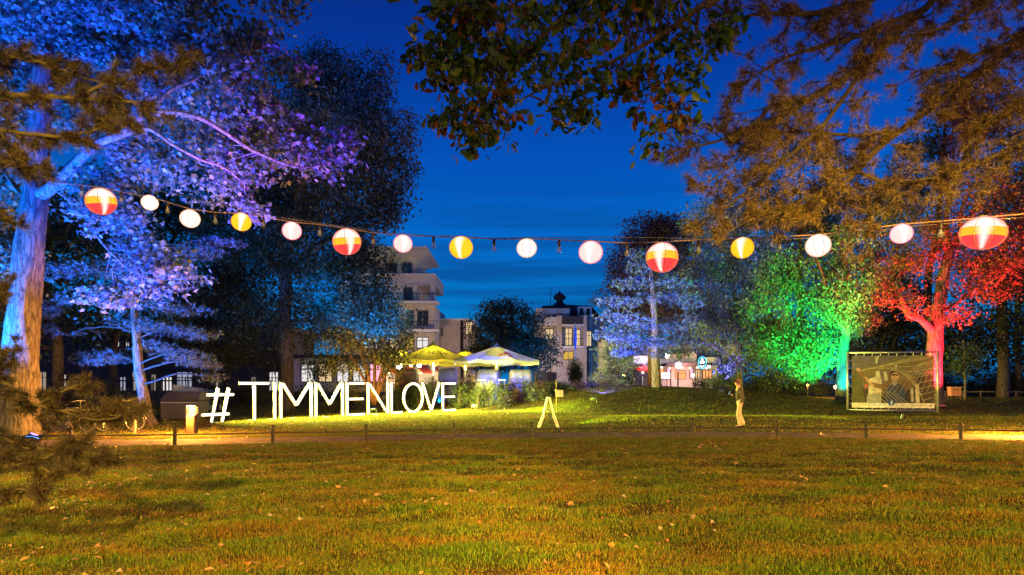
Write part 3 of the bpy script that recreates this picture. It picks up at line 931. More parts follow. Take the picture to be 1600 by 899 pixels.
def fnoise(p, sc):
    """smooth pseudo noise, about -1..1"""
    s = 0
    for i in range(7):
        s = s + np.sin(p @ KV[i] * sc + KP[i])
    return s / 3.2


def blob_world(bl, D0=None):
    out = []
    for b in bl:
        px, py, rx, ry, D = b[:5]
        dep = b[5] if len(b) > 5 else rx * D / F * .8
        c = PX(px, py, D)
        out.append((c, np.array([rx * D / F, dep, ry * D / F])))
    return out


def crown_points(blobs, leaf, cov=2.4, spread=None, gap=-.15, nsc=None, per=9):
    """leaf positions gathered in sprays spread through the blobs' volume"""
    allp = []; cc = []
    for c, r in blobs:
        area = math.pi * r[0] * r[2]
        n = max(5, int(cov * area / (leaf * leaf * .36) / per * 1.25))
        d = R.normal(0, 1, (n, 3)); d /= np.linalg.norm(d, axis=1)[:, None]
        rad = R.uniform(.15, 1.0, n) ** .45
        rad *= 1 + .16 * fnoise(d * 2.2 + c, 1.7)
        q = c + d * rad[:, None] * r
        ns = nsc or 2.2 / max(.8, min(r[0], r[2]))
        keep = (fnoise(q, ns * 1.4) > gap) & (fnoise(q + 31.7, 1.9 / max(.5, leaf * 3.2)) > gap - .35)
        if keep.sum() < max(4, .35 * n):      # never thin a small clump away
            keep = keep | (R.uniform(0, 1, n) < .5); keep[:min(4, n)] = True
        q = q[keep]
        cc.append(q)
    C = np.vstack(cc)
    s = spread or leaf * 2.0
    P = np.repeat(C, per, 0) + R.normal(0, 1, (len(C) * per, 3)) * np.array([s, s, s * .55])
    return C, P


def limb_mesh(limbs, n=10, jit=.05):
    b = MB()
    for pts, rad in limbs:
        b.tube(pts, rad, n, jit=jit)
    return b


def smooth_line(pts, rad, sub=5, wob=.0):
    """Catmull-Rom through the points, so that limbs curve instead of kinking"""
    P = [np.array(p, float) for p in pts]; k = len(P)
    if not hasattr(rad, '__len__'): rad = [rad] * k
    o = []; rr = []
    for i in range(k - 1):
        p0 = P[max(i - 1, 0)]; p1 = P[i]; p2 = P[i + 1]; p3 = P[min(i + 2, k - 1)]
        for s in range(sub):
            t = s / sub
            q = .5 * ((2 * p1) + (-p0 + p2) * t + (2 * p0 - 5 * p1 + 4 * p2 - p3) * t * t + (-p0 + 3 * p1 - 3 * p2 + p3) * t ** 3)
            if wob: q = q + R.normal(0, wob, 3)
            o.append(q); rr.append(rad[i] * (1 - t) + rad[i + 1] * t)
    o.append(P[-1]); rr.append(rad[-1])
    return o, rr


def twigs_to(C, limbs, count, r0=.02, b=None):
    """thin branches from the nearest limb to a sample of leaf sprays"""
    if b is None: b = MB()
    LP = np.vstack([np.array(p[len(p) // 3:]) for p, _ in limbs])
    idx = R.choice(len(C), min(count, len(C)), replace=False)
    for i in idx:
        c = C[i]
        d = np.linalg.norm((LP - c) * np.array([1, 1, .8]), axis=1) + np.where(LP[:, 2] > c[2] + .3, 1.0, 0)
        a = LP[np.argmin(d)]
        ln = np.linalg.norm(c - a)
        if ln < .15: continue
        m1 = a + (c - a) * .35 + R.normal(0, .06 * ln, 3) + np.array([0, 0, .08 * ln])
        m2 = a + (c - a) * .7 + R.normal(0, .06 * ln, 3) + np.array([0, 0, .08 * ln])
        q, rr = smooth_line([a, m1, m2, c], [r0 * (.6 + .2 * ln), r0 * .6, r0 * .38, r0 * .15], 2)
        b.tube(q, rr, 5, cap=False)
        # side sprigs
        for s in range(2):
            st = m2 if s else m1
            en = st + R.normal(0, .22 * ln, 3)
            b.tube([st, (st + en) / 2 + R.normal(0, .03 * ln, 3), en], [r0 * .35, r0 * .25, r0 * .08], 4, cap=False)
    return b


def tree(name, label, cat, base, limbs, blobs, leaf, lmat, bark, kind='quad', cov=2.4, gap=-.15, ntw=90, r0=.02, per=9, spread=None, group=None, pieces=0, droop=.5, nsc=None, twmat=None, nseg=10, szvar=(.45, 1.4), up=.6):
    e = empty(name, base, label, cat, group)
    inv = np.array([float(v) for v in base])
    first = True
    LL = []
    for li, lm in enumerate(limbs):
        p, r = smooth_line(lm[0], lm[1], 6)
        LL.append((p, r))
        b = MB(); b.tube([q - inv for q in p], r, nseg if li == 0 else 8, jit=.06 if li == 0 else .04)
        b.obj('trunk' if li == 0 else 'limb', bark, e, smooth=True)
    C, P = crown_points(blobs, leaf, cov * 2.1, spread, gap, nsc, per)
    if ntw:
        b = twigs_to(C, LL, ntw, r0)
        b.v = [(v[0] - inv[0], v[1] - inv[1], v[2] - inv[2]) for v in b.v]
        b.obj('twigs', twmat or bark, e, kind='stuff', smooth=True)
    sz = leaf * R.uniform(szvar[0], szvar[1], len(P))
    Rm = rots(len(P), droop, up)
    if pieces:
        # the leaves that show largest: each an object of its own
        sel = np.argsort(P[:, 1] - 3 * sz / leaf)[:pieces * 3]
        sel = R.choice(sel, pieces, replace=False)
        msk = np.ones(len(P), bool); msk[sel] = False
        v, tri = SH[kind]
        lme = np_mesh('leaf', v, tri.ravel(), np.full(len(tri), 3), False, [lmat])
        for i in sel:
            M = Matrix([[Rm[i][c][r] for c in range(3)] for r in range(3)])
            place('leaf', lme, e, loc=P[i] - inv, rot=M.to_euler(), scale=float(sz[i]))
        P, sz, Rm = P[msk], sz[msk], Rm[msk]
    Pl = P - inv
    if kind == 'quad': v, f = quads_arrays(Pl, sz, Rm)
    else: v, f = leaves_arrays(Pl, sz, kind, Rm=Rm)
    place('crown', np_mesh('crown', v, f, np.full(len(f) // 3, 3), False, [lmat]), e, kind='stuff')
    return e


def px_line(pts, r):
    return [PX(a, b_, c) for a, b_, c in pts], r


# ---- 1: the big maple at the left, lit blue and violet
D1 = 20.0
mb = blob_world([(60, 30, 130, 90, D1, 2.5), (190, 40, 130, 80, D1 - 1), (320, 70, 110, 70, D1 - .5), (420, 90, 70, 60, D1), (330, 165, 120, 70, D1 - .6), (210, 130, 110, 60, D1 + .6), (130, 170, 80, 60, D1 + 1),
                 (430, 200, 80, 45, D1), (490, 240, 62, 32, D1 - .3), (535, 228, 30, 24, D1 - .3, .6), (310, 270, 90, 42, D1 - 1), (230, 250, 50, 40, D1 - .5), (400, 265, 50, 30, D1 - .8), (120, -60, 220, 70, D1, 3), (330, -30, 130, 60, D1, 2.5),
                 (20, 130, 60, 90, D1 + 1.2), (5, 270, 50, 70, D1 + 1.5), (20, 420, 45, 50, D1 + 2), (150, 290, 60, 35, D1), (180, 350, 60, 40, D1 - .5), (215, 400, 72, 38, D1 - .6), (250, 435, 62, 30, D1 - .6), (170, 455, 50, 25, D1 - .4), (385, 325, 32, 20, D1 - 1, .7)])
trunk = px_line([(30, 692, D1), (31, 640, D1), (34, 560, D1), (40, 450, D1), (52, 330, D1), (60, 240, D1), (66, 140, D1), (70, 30, D1), (80, -80, D1), (120, -180, D1)], [.60, .52, .47, .43, .37, .32, .28, .23, .17, .07])
lim = [trunk,
       px_line([(60, 305, D1), (84, 290, D1 - .5), (118, 256, D1 - 1.1), (150, 226, D1 - 1.7), (192, 210, D1 - 2.2)], [.24, .17, .14, .12, .10]),
       px_line([(190, 211, D1 - 2.2), (222, 184, D1 - 2.4), (262, 176, D1 - 2.5), (310, 184, D1 - 2.5), (350, 206, D1 - 2.4), (400, 238, D1 - 1.9), (470, 262, D1 - 1.3), (520, 250, D1 - .6)], [.09, .085, .075, .065, .055, .042, .028, .012]),
       px_line([(190, 212, D1 - 2.2), (232, 202, D1 - 2.4), (270, 226, D1 - 2.6), (315, 250, D1 - 2.7), (350, 262, D1 - 2.6), (382, 288, D1 - 2.3)], [.07, .055, .048, .040, .03, .012]),
       px_line([(236, 182, D1 - 2.4), (262, 145, D1 - 2.4), (310, 122, D1 - 2.3), (345, 90, D1 - 2.2), (390, 80, D1 - 1.6)], [.045, .04, .035, .025, .012]),
       px_line([(64, 180, D1), (130, 110, D1 - .3), (200, 60, D1 - .4), (270, 10, D1 - .4)], [.16, .12, .09, .04]),
       px_line([(70, 40, D1), (30, -40, D1 + .4), (0, -100, D1 + .5)], [.14, .09, .04]),
       px_line([(80, 292, D1 - .2), (130, 330, D1 - .3), (160, 380, D1 - .5), (205, 425, D1 - .6)], [.07, .05, .04, .02]),
       px_line([(60, 330, D1 + .2), (30, 300, D1 + .8), (0, 260, D1 + 1.2)], [.10, .07, .03])]
tree('maple_tree', 'huge maple at the left edge, its trunk and leaves lit blue and violet', 'tree', PX(30, 692, D1) * np.array([1, 1, 0]), lim, mb, .148, M_leaf_maple, M_bark, kind='maple',
     cov=1.75, gap=-.06, ntw=240, r0=.018, per=8, spread=.20, pieces=300, nseg=22)

# ---- 2: tall dark tree behind the letters
D2 = 37.0
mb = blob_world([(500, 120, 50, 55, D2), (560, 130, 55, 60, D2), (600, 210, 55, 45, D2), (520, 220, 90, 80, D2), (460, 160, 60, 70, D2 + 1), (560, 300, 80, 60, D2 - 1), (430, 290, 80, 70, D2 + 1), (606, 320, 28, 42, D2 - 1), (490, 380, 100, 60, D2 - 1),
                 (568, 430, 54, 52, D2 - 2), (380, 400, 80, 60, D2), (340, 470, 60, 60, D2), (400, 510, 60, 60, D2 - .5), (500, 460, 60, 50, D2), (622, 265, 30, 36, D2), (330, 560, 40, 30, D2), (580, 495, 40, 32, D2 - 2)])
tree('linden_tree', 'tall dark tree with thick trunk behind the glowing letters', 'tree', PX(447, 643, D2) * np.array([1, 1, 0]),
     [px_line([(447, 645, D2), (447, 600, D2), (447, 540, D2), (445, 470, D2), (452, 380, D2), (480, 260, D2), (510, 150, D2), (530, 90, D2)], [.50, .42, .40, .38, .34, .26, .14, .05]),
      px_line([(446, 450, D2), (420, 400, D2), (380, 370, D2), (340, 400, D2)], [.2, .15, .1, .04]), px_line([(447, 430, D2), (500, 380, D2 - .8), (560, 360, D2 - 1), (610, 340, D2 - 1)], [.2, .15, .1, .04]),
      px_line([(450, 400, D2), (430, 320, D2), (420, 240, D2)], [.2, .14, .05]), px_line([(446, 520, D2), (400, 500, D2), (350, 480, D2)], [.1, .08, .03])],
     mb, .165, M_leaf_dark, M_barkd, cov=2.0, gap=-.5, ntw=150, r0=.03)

# ---- 12: small many-stemmed tree with orange lit leaves
D3 = 42.0
b0 = PX(585, 622, D3); b0[2] = g(b0[0], b0[1])
mb = blob_world([(560, 510, 70, 40, D3), (510, 540, 45, 38, D3), (610, 520, 40, 50, D3), (560, 560, 70, 25, D3), (620, 570, 25, 30, D3), (500, 575, 35, 18, D3), (590, 470, 45, 30, D3)])
st = []
for a, c in ((560, 500), (585, 490), (610, 500), (535, 525), (630, 530)):
    st.append(([b0, PX(585 + (a - 585) * .35, 590, D3), PX(585 + (a - 585) * .8, 550, D3), PX(a, c, D3)], [.12, .10, .07, .02]))
tree('small_tree', 'small many-stemmed tree with orange and blue lit leaves behind the letters MEN', 'tree', b0, st, mb, .16, M_leaf_mid, M_barkd, cov=1.7, gap=-.1, ntw=80, r0=.02)

# ---- 13: round tree by the parasols
D4 = 62.0
b0 = PX(800, 600, D4); b0[2] = g(b0[0], b0[1])
mb = blob_world([(795, 500, 50, 36, D4), (765, 520, 40, 42, D4), (830, 520, 38, 40, D4), (800, 550, 70, 35, D4), (852, 555, 22, 38, D4 - 2), (745, 540, 20, 30, D4), (780, 475, 20, 14, D4), (760, 560, 40, 25, D4)])
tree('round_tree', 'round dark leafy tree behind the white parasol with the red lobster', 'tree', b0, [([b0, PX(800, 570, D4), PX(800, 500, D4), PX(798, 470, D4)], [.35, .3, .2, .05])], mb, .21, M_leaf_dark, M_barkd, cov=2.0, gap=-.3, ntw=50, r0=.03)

# ---- 7b: copper beech behind the blue pine
D5 = 56.0
b0 = PX(1020, 600, D5); b0[2] = g(b0[0], b0[1])
mb = blob_world([(1010, 375, 40, 40, D5), (1050, 380, 45, 45, D5), (985, 415, 40, 45, D5), (1040, 440, 80, 55, D5), (965, 470, 35, 40, D5), (1090, 470, 55, 70, D5), (1030, 350, 30, 20, D5), (1000, 500, 60, 40, D5)])
tree('copper_beech', 'dark reddish beech tree rising behind the blue lit pine', 'tree', b0, [([b0, PX(1020, 540, D5), PX(1022, 440, D5), PX(1025, 350, D5)], [.5, .42, .3, .06])], mb, .19, M_leaf_copper, M_barkd, cov=2.1, gap=-.35, ntw=70, r0=.03)

# ---- 8: silvery grey tree with violet leaves
D6 = 45.0
b0 = PX(1155, 600, D6); b0[2] = g(b0[0], b0[1])
mb = blob_world([(1120, 400, 40, 40, D6), (1105, 440, 42, 40, D6), (1150, 440, 55, 60, D6), (1180, 410, 50, 50, D6), (1130, 495, 45, 40, D6), (1180, 500, 50, 45, D6), (1100, 490, 25, 25, D6), (1120, 350, 50, 40, D6)])
tree('silver_tree', 'grey leaved tree with violet light between the blue pine and the green lit tree', 'tree', b0, [([b0, PX(1155, 560, D6), PX(1150, 480, D6), PX(1140, 380, D6)], [.22, .2, .15, .05]), px_line([(1152, 500, D6), (1180, 460, D6), (1200, 410, D6)], [.1, .08, .03])],
     mb, .16, M_leaf_silver, M_barkd, cov=1.9, gap=-.2, ntw=80, r0=.02)
# young olive tree in front of it
D6 = 40.0
b0 = PX(1160, 600, D6); b0[2] = g(b0[0], b0[1])
mb = blob_world([(1155, 545, 45, 30, D6), (1120, 540, 35, 25, D6), (1190, 550, 25, 25, D6), (1085, 515, 30, 14, D6), (1150, 575, 35, 12, D6)])
tree('young_tree', 'small olive green tree with loose twigs behind the standing person', 'tree', b0, [([b0, PX(1158, 575, D6), PX(1152, 540, D6), PX(1150, 515, D6)], [.08, .07, .05, .02]), px_line([(1157, 572, D6), (1125, 548, D6), (1090, 522, D6)], [.05, .04, .015]), px_line([(1156, 570, D6), (1180, 552, D6), (1195, 540, D6)], [.04, .03, .012])],
     mb, .15, M_leaf_mid, M_twig, cov=.8, gap=-.1, ntw=70, r0=.015)

# ---- 9: green lit tree
D7 = 42.0
b0 = PX(1316, 625, D7); b0[2] = g(b0[0], b0[1])
mb = blob_world([(1255, 440, 60, 45, D7), (1215, 490, 55, 50, D7), (1270, 500, 55, 50, D7), (1225, 545, 50, 45, D7), (1260, 560, 40, 30, D7 - 1), (1190, 540, 28, 30, D7), (1330, 430, 45, 50, D7), (1300, 470, 40, 40, D7 - 1), (1340, 490, 30, 35, D7), (1310, 390, 60, 40, D7), (1240, 590, 30, 14, D7 - 1), (1220, 430, 40, 40, D7), (1380, 420, 50, 60, D7 + 2)])
tree('green_lit_tree', 'broad tree with hanging boughs lit bright green, trunk lit cyan', 'tree', b0,
     [([b0, PX(1316, 600, D7), PX(1317, 550, D7), PX(1322, 500, D7), PX(1325, 440, D7), PX(1310, 370, D7)], [.44, .38, .36, .30, .2, .05]),
      px_line([(1320, 520, D7), (1300, 480, D7 - .6), (1285, 430, D7 - .8), (1275, 400, D7 - .8)], [.18, .16, .10, .04]), px_line([(1300, 478, D7 - .6), (1262, 465, D7 - 1), (1230, 480, D7 - 1)], [.08, .06, .02]), px_line([(1322, 500, D7), (1345, 455, D7), (1360, 410, D7)], [.14, .1, .03])],
     mb, .155, M_leaf_mid, M_bark, cov=1.7, gap=-.08, ntw=150, r0=.025, droop=.8)

# ---- 10: red lit maple
D8 = 37.0
b0 = PX(1458, 633, D8); b0[2] = g(b0[0], b0[1])
mb = blob_world([(1410, 430, 40, 40, D8 - .5), (1430, 480, 28, 20, D8 - 1), (1440, 380, 50, 45, D8), (1490, 490, 35, 18, D8 - .5), (1510, 430, 50, 35, D8), (1550, 390, 60, 45, D8), (1500, 350, 60, 45, D8), (1580, 330, 60, 50, D8), (1530, 300, 60, 40, D8), (1400, 340, 40, 40, D8 + 1), (1395, 465, 25, 22, D8 - .5), (1560, 440, 45, 40, D8 + 1)])
tree('red_lit_maple', 'maple tree whose trunk and leaves are lit bright red behind the banner', 'tree', b0,
     [([b0, PX(1458, 610, D8), PX(1460, 550, D8), PX(1464, 500, D8), PX(1472, 440, D8), PX(1482, 400, D8), PX(1478, 350, D8), PX(1484, 290, D8)], [.60, .48, .44, .38, .30, .26, .16, .06]),
      px_line([(1460, 520, D8), (1440, 500, D8 - .4), (1420, 492, D8 - .5), (1410, 470, D8 - .5), (1400, 440, D8 - .5)], [.24, .20, .17, .13, .05]),
      px_line([(1482, 400, D8), (1500, 370, D8), (1502, 330, D8), (1520, 290, D8)], [.18, .14, .10, .04]), px_line([(1480, 395, D8), (1460, 360, D8), (1445, 330, D8)], [.12, .09, .03]),
      px_line([(1466, 490, D8), (1500, 470, D8), (1530, 440, D8), (1560, 410, D8)], [.12, .09, .06, .02])],
     mb, .15, M_leaf_red, M_bark, cov=1.15, gap=-.15, ntw=120, r0=.025, per=7)

# ---- tall thin trunks and dark trees at the right
D9 = 46.0
for k, (px, w, by, tops, lb) in enumerate([(1568, .36, 622, [(1560, 470, 70, 60), (1590, 400, 60, 60), (1520, 520, 50, 40), (1600, 520, 60, 50), (1600, 300, 60, 60)], 'tall tree with rough olive lit trunk near the right edge'),
                                     (1400, .22, 622, [(1400, 540, 50, 50), (1440, 560, 50, 40), (1360, 520, 50, 50), (1400, 480, 60, 60), (1500, 560, 40, 30)], 'dark background tree between the green and the red lit trees'),
                                     (1592, .20, 620, [(1640, 450, 60, 90), (1650, 300, 80, 90)], 'thinner dark trunk beside the olive lit one at the right edge')]):
    D = D9 + 3 * k
    b0 = PX(px, by, D); b0[2] = g(b0[0], b0[1])
    top = tops[0]
    tree('park_tree', lb, 'tree', b0, [([b0, PX(px - 1, 560, D), PX(px - 2, 480, D), PX(px + 2, 380, D)], [w * 1.15, w, w * .85, w * .3])], blob_world([(a, b_, c, d, D, 2.5) for a, b_, c, d in tops]), .22, M_leaf_dark, M_bark, cov=1.6, gap=-.3, ntw=60, r0=.03,
         group='dark trees at the right')
b0 = PX(1508, 627, 41); b0[2] = g(b0[0], b0[1])
tree('young_staked_tree', 'slim young tree on a straight stem behind the red lit box', 'tree', b0, [([b0, PX(1508, 600, 41), PX(1507, 560, 41), PX(1505, 530, 41)], [.08, .07, .06, .02])], blob_world([(1500, 555, 30, 22, 41), (1525, 560, 20, 14, 41), (1500, 575, 20, 12, 41)]), .14, M_leaf_mid, M_bark, cov=1.0, ntw=25, r0=.012)

# ---- background tree masses: each crown its own tree
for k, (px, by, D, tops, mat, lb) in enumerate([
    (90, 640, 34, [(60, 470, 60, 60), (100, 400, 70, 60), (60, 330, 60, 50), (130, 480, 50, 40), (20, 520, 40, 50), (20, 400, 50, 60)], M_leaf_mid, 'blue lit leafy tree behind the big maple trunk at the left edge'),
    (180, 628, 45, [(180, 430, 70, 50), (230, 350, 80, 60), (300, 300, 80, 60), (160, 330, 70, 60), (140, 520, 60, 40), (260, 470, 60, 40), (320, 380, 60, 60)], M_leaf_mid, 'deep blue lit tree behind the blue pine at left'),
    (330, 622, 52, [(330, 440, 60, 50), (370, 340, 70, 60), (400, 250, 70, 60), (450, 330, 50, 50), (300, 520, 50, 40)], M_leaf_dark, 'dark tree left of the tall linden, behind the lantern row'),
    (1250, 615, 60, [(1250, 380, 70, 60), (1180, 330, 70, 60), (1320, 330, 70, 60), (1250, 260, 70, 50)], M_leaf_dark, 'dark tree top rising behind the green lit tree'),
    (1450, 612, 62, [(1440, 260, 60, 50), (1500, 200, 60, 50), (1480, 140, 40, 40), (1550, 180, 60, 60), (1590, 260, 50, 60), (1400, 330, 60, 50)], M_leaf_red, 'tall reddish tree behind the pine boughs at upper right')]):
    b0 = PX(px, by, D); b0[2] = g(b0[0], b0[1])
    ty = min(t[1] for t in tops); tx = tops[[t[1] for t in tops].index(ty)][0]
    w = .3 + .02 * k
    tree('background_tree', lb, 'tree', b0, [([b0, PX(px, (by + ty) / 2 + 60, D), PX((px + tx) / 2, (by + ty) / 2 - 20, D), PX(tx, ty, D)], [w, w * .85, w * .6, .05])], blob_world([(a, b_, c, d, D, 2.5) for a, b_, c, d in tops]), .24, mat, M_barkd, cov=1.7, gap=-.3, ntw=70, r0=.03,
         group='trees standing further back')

# the far wood behind the park reads as one dark mass
for nm, a0, a1, dd, top, seed in (('woodland', 1120, 1800, 82, 470, 1), ('woodland', -200, 470, 84, 440, 2)):
    bl = []
    for k in range(22):
        px = a0 + (a1 - a0) * (k + .5) / 22
        bl.append((px, 600 - (600 - top) * .42 + R.uniform(-14, 14), 26, (600 - top) * .55, dd + R.uniform(-4, 4), 3.0))
    C_, P_ = crown_points(blob_world(bl), .55, 1.6, None, -.5, None, 6)
    v, f = quads_arrays(P_, .55 * R.uniform(.5, 1.4, len(P_)), rots(len(P_)))
    place(nm, np_mesh(nm, v, f, np.full(len(f) // 3, 3), False, [M_leaf_dark]), kind='stuff', label='dark wood closing the park at the ' + ('right' if seed == 1 else 'left'), cat='wood')

# ================================================================ conifers


def tufts_arrays(pos, axis, ln, n=34, wid=.0035, spread=.9):
    """needle tufts: n thin needles fanning from each point round its axis"""
    m = len(pos)
    A = axis / (np.linalg.norm(axis, axis=1)[:, None] + 1e-9)
    d = R.normal(0, 1, (m, n, 3)); d /= np.linalg.norm(d, axis=2)[:, :, None]
    d = A[:, None, :] * R.uniform(.2, 1.0, (m, n, 1)) + d * spread
    d /= np.linalg.norm(d, axis=2)[:, :, None]
    L_ = (ln[:, None] if hasattr(ln, '__len__') else ln) * R.uniform(.7, 1.1, (m, n))
    base = pos[:, None, :] + d * .0 - A[:, None, :] * R.uniform(0, .5, (m, n, 1)) * (L_[:, :, None])
    side = np.cross(d, R.normal(0, 1, (m, n, 3))); side /= np.linalg.norm(side, axis=2)[:, :, None] + 1e-9
    sag = np.zeros_like(d); sag[:, :, 2] = -.10
    tip = base + (d + sag) * L_[:, :, None]
    v = np.stack([base - side * wid * .5, base + side * wid * .5, tip], 2).reshape(-1, 3)
    f = np.arange(len(v))
    return v, f


def pine_boughs(parent, limbs, inv, tw_every, tw_len, needle, wid, bark, nmat, n=34, sub=3, droop=-.1, dens=1.0, start=.15, name='needles'):
    """each limb: a bark bough with side twigs that carry needle tufts"""
    TP = []; TA = []
    tb = MB()
    for pts, rad in limbs:
        p, r = smooth_line(pts, rad, 6, wob=.004)
        b = MB(); b.tube([q - inv for q in p], r, 7, jit=.05); b.obj('bough', bark, parent, smooth=True)
        P_ = np.array(p); segl = np.linalg.norm(np.diff(P_, axis=0), axis=1); cum = np.concatenate([[0], np.cumsum(segl)]); tot = cum[-1]
        s = tot * start
        while s < tot:
            i = min(np.searchsorted(cum, s) - 1, len(P_) - 2); i = max(i, 0)
            q = P_[i] + (P_[i + 1] - P_[i]) * ((s - cum[i]) / segl[i]); t = (P_[i + 1] - P_[i]) / segl[i]
            frac = s / tot
            d = t * R.uniform(.5, 1.1) + R.normal(0, .75, 3) * np.array([1, 1, .7]) + np.array([0, 0, droop]); d /= np.linalg.norm(d)
            ln_ = tw_len * R.uniform(.5, 1.3) * (1 - .45 * frac)
            m = q + d * ln_ * .5 + R.normal(0, .05 * ln_, 3); en = q + d * ln_ + np.array([0, 0, .10 * ln_])
            tb.tube([q - inv, m - inv, en - inv], [.009, .006, .0035], 4, cap=False)
            TP.append(en); TA.append(en - m)
            TP.append(en - (en - m) * .35); TA.append(en - m)
            for k in range(sub):
                f_ = R.uniform(.3, .95); st = q + (m - q) * min(1, f_ * 2) if f_ < .5 else m + (en - m) * (f_ * 2 - 1)
                d2 = d * .7 + R.normal(0, .6, 3); d2 /= np.linalg.norm(d2); l2 = ln_ * R.uniform(.25, .55)
                e2 = st + d2 * l2
                tb.tube([st - inv, (st + e2) / 2 - inv, e2 - inv], [.005, .004, .0025], 4, cap=False)
                TP.append(e2); TA.append(d2)
                if R.rand() < .6: TP.append(st + d2 * l2 * .55); TA.append(d2)
            s += tw_every / dens * R.uniform(.6, 1.4)
        TP.append(P_[-1]); TA.append(P_[-1] - P_[-2])
    tb.obj('twigs', bark, parent, kind='stuff')
    TP = np.array(TP) - inv; TA = np.array(TA)
    v, f = tufts_arrays(TP, TA, needle * R.uniform(.8, 1.15, len(TP)), n, wid)
    place(name, np_mesh(name, v, f, np.full(len(f) // 3, 3), False, [nmat]), parent, kind='stuff')
    return len(TP)


# ---- right foreground pine
base = np.array([10.6, 9.0, g(10.6, 9.0)])
e = empty('pine_tree', base, 'long needled pine at the right, orange lit boughs reaching over the lantern string', 'tree')
tp, tr_ = smooth_line([base, base + [0, 0, 2.5], base + [-.1, 0, 5], base + [-.15, .1, 8], base + [-.1, .1, 11]], [.38, .33, .30, .26, .16], 5)
b = MB(); b.tube([q - base for q in tp], tr_, 16, jit=.06); b.obj('trunk', M_barkd, e, smooth=True)
T = lambda z: base + np.array([0, 0, z])
Q = lambda a, b_, c: PX(a, b_, c)
lims = [([T(5.4), Q(1700, 20, 9.3), Q(1600, 66, 9), Q(1500, 135, 8.8), Q(1406, 205, 8.6), Q(1330, 265, 8.5), Q(1260, 310, 8.4), Q(1190, 330, 8.4)], [.12, .085, .065, .05, .04, .03, .02, .008]),
        ([T(6.6), Q(1560, -70, 8.6), Q(1448, 12, 8.3), Q(1364, 88, 8.2), Q(1261, 158, 8), Q(1180, 200, 8), Q(1110, 224, 8), Q(1040, 238, 8)], [.10, .06, .045, .036, .03, .022, .015, .007]),
        ([Q(1364, 88, 8.2), Q(1290, 190, 8), Q(1215, 260, 8), Q(1140, 320, 8), Q(1085, 350, 8)], [.03, .025, .019, .012, .006]),
        ([Q(1406, 205, 8.6), Q(1330, 212, 8.4), Q(1250, 205, 8.3), Q(1160, 215, 8.3)], [.03, .022, .016, .008]),
        ([Q(1380, 225, 8.6), Q(1320, 285, 8.3), Q(1250, 322, 8.2), Q(1200, 338, 8.2), Q(1165, 342, 8.2)], [.035, .028, .02, .014, .008]),
        ([T(7.4), Q(1500, -90, 8), Q(1380, -10, 7.8), Q(1280, 20, 7.6), Q(1190, 22, 7.5), Q(1110, 40, 7.5)], [.09, .07, .05, .035, .02, .01]),
        ([Q(1448, 12, 8.3), Q(1330, 60, 7.9), Q(1240, 85, 7.8), Q(1170, 125, 7.8), Q(1135, 160, 7.8)], [.04, .03, .02, .012, .006]),
        ([T(3.9), Q(1720, 160, 9), Q(1620, 215, 8.8), Q(1540, 250, 8.6), Q(1470, 275, 8.5), Q(1400, 285, 8.4)], [.08, .06, .045, .035, .02, .01]),
        ([T(4.5), Q(1700, 120, 8.8), Q(1600, 165, 8.6), Q(1530, 205, 8.5), Q(1500, 260, 8.4), Q(1490, 300, 8.4)], [.07, .05, .035, .028, .018, .008]),
        ([T(5.8), Q(1680, -20, 8.7), Q(1590, 60, 8.5), Q(1510, 90, 8.4), Q(1430, 120, 8.4)], [.07, .05, .035, .02, .01]),
        ([T(7.0), Q(1650, -80, 8), Q(1560, -10, 7.8), Q(1480, 40, 7.7), Q(1400, 60, 7.7)], [.07, .05, .035, .02, .01]),
        ([Q(1261, 158, 8), Q(1200, 170, 7.8), Q(1165, 235, 7.8), Q(1120, 275, 7.8), Q(1090, 290, 7.8)], [.03, .02, .014, .01, .005]),
        ([Q(1330, 265, 8.5), Q(1400, 300, 8.3), Q(1360, 340, 8.3), Q(1330, 360, 8.3)], [.03, .02, .012, .006])]
nn = pine_boughs(e, lims, base, .10, .60, .118, .0056, M_twig, M_needle_brown, n=30, sub=4, dens=1.5, start=.22)
print('tufts right pine', nn)

# ---- left foreground pine: dark boughs in front of the maple, and a low bough by the lawn
base = np.array([-6.6, 5.2, g(-6.6, 5.2)])
e = empty('pine_tree', base, 'dark pine just out of view at left, its needle boughs crossing the maple trunk', 'tree')
tp, tr_ = smooth_line([base, base + [0, 0, 2], base + [-.1, .1, 5], base + [-.1, .1, 8]], [.26, .22, .18, .10], 5)
b = MB(); b.tube([q - base for q in tp], tr_, 16, jit=.06); b.obj('trunk', M_barkd, e, smooth=True)
T = lambda z: base + np.array([0, 0, z])
lims = [([T(3.6), Q(-90, 170, 6), Q(0, 152, 6), Q(60, 150, 6), Q(130, 155, 6), Q(210, 160, 6), Q(235, 175, 6)], [.05, .04, .03, .025, .02, .012, .006]),
        ([Q(110, 154, 6), Q(170, 130, 6), Q(230, 108, 6), Q(295, 92, 6)], [.016, .013, .01, .005]),
        ([T(3.3), Q(-80, 215, 5.8), Q(0, 204, 5.8), Q(50, 210, 5.8), Q(105, 214, 5.8), Q(170, 196, 5.8), Q(205, 190, 5.8)], [.04, .03, .022, .018, .014, .01, .005]),
        ([T(4.2), Q(-80, 110, 6.2), Q(0, 90, 6.2), Q(50, 95, 6.2), Q(110, 115, 6.2), Q(160, 130, 6.2)], [.04, .03, .02, .016, .012, .006]),
        ([T(2.8), Q(-60, 260, 5.6), Q(0, 252, 5.6), Q(35, 262, 5.6), Q(70, 260, 5.6)], [.03, .02, .014, .01, .005]),
        ([T(2.3), Q(-60, 340, 5.6), Q(-10, 330, 5.6), Q(15, 345, 5.6)], [.02, .014, .01, .005])]
pine_boughs(e, lims, base, .05, .30, .105, .0042, M_twig, M_needle_dark, n=34, sub=4, start=.28)
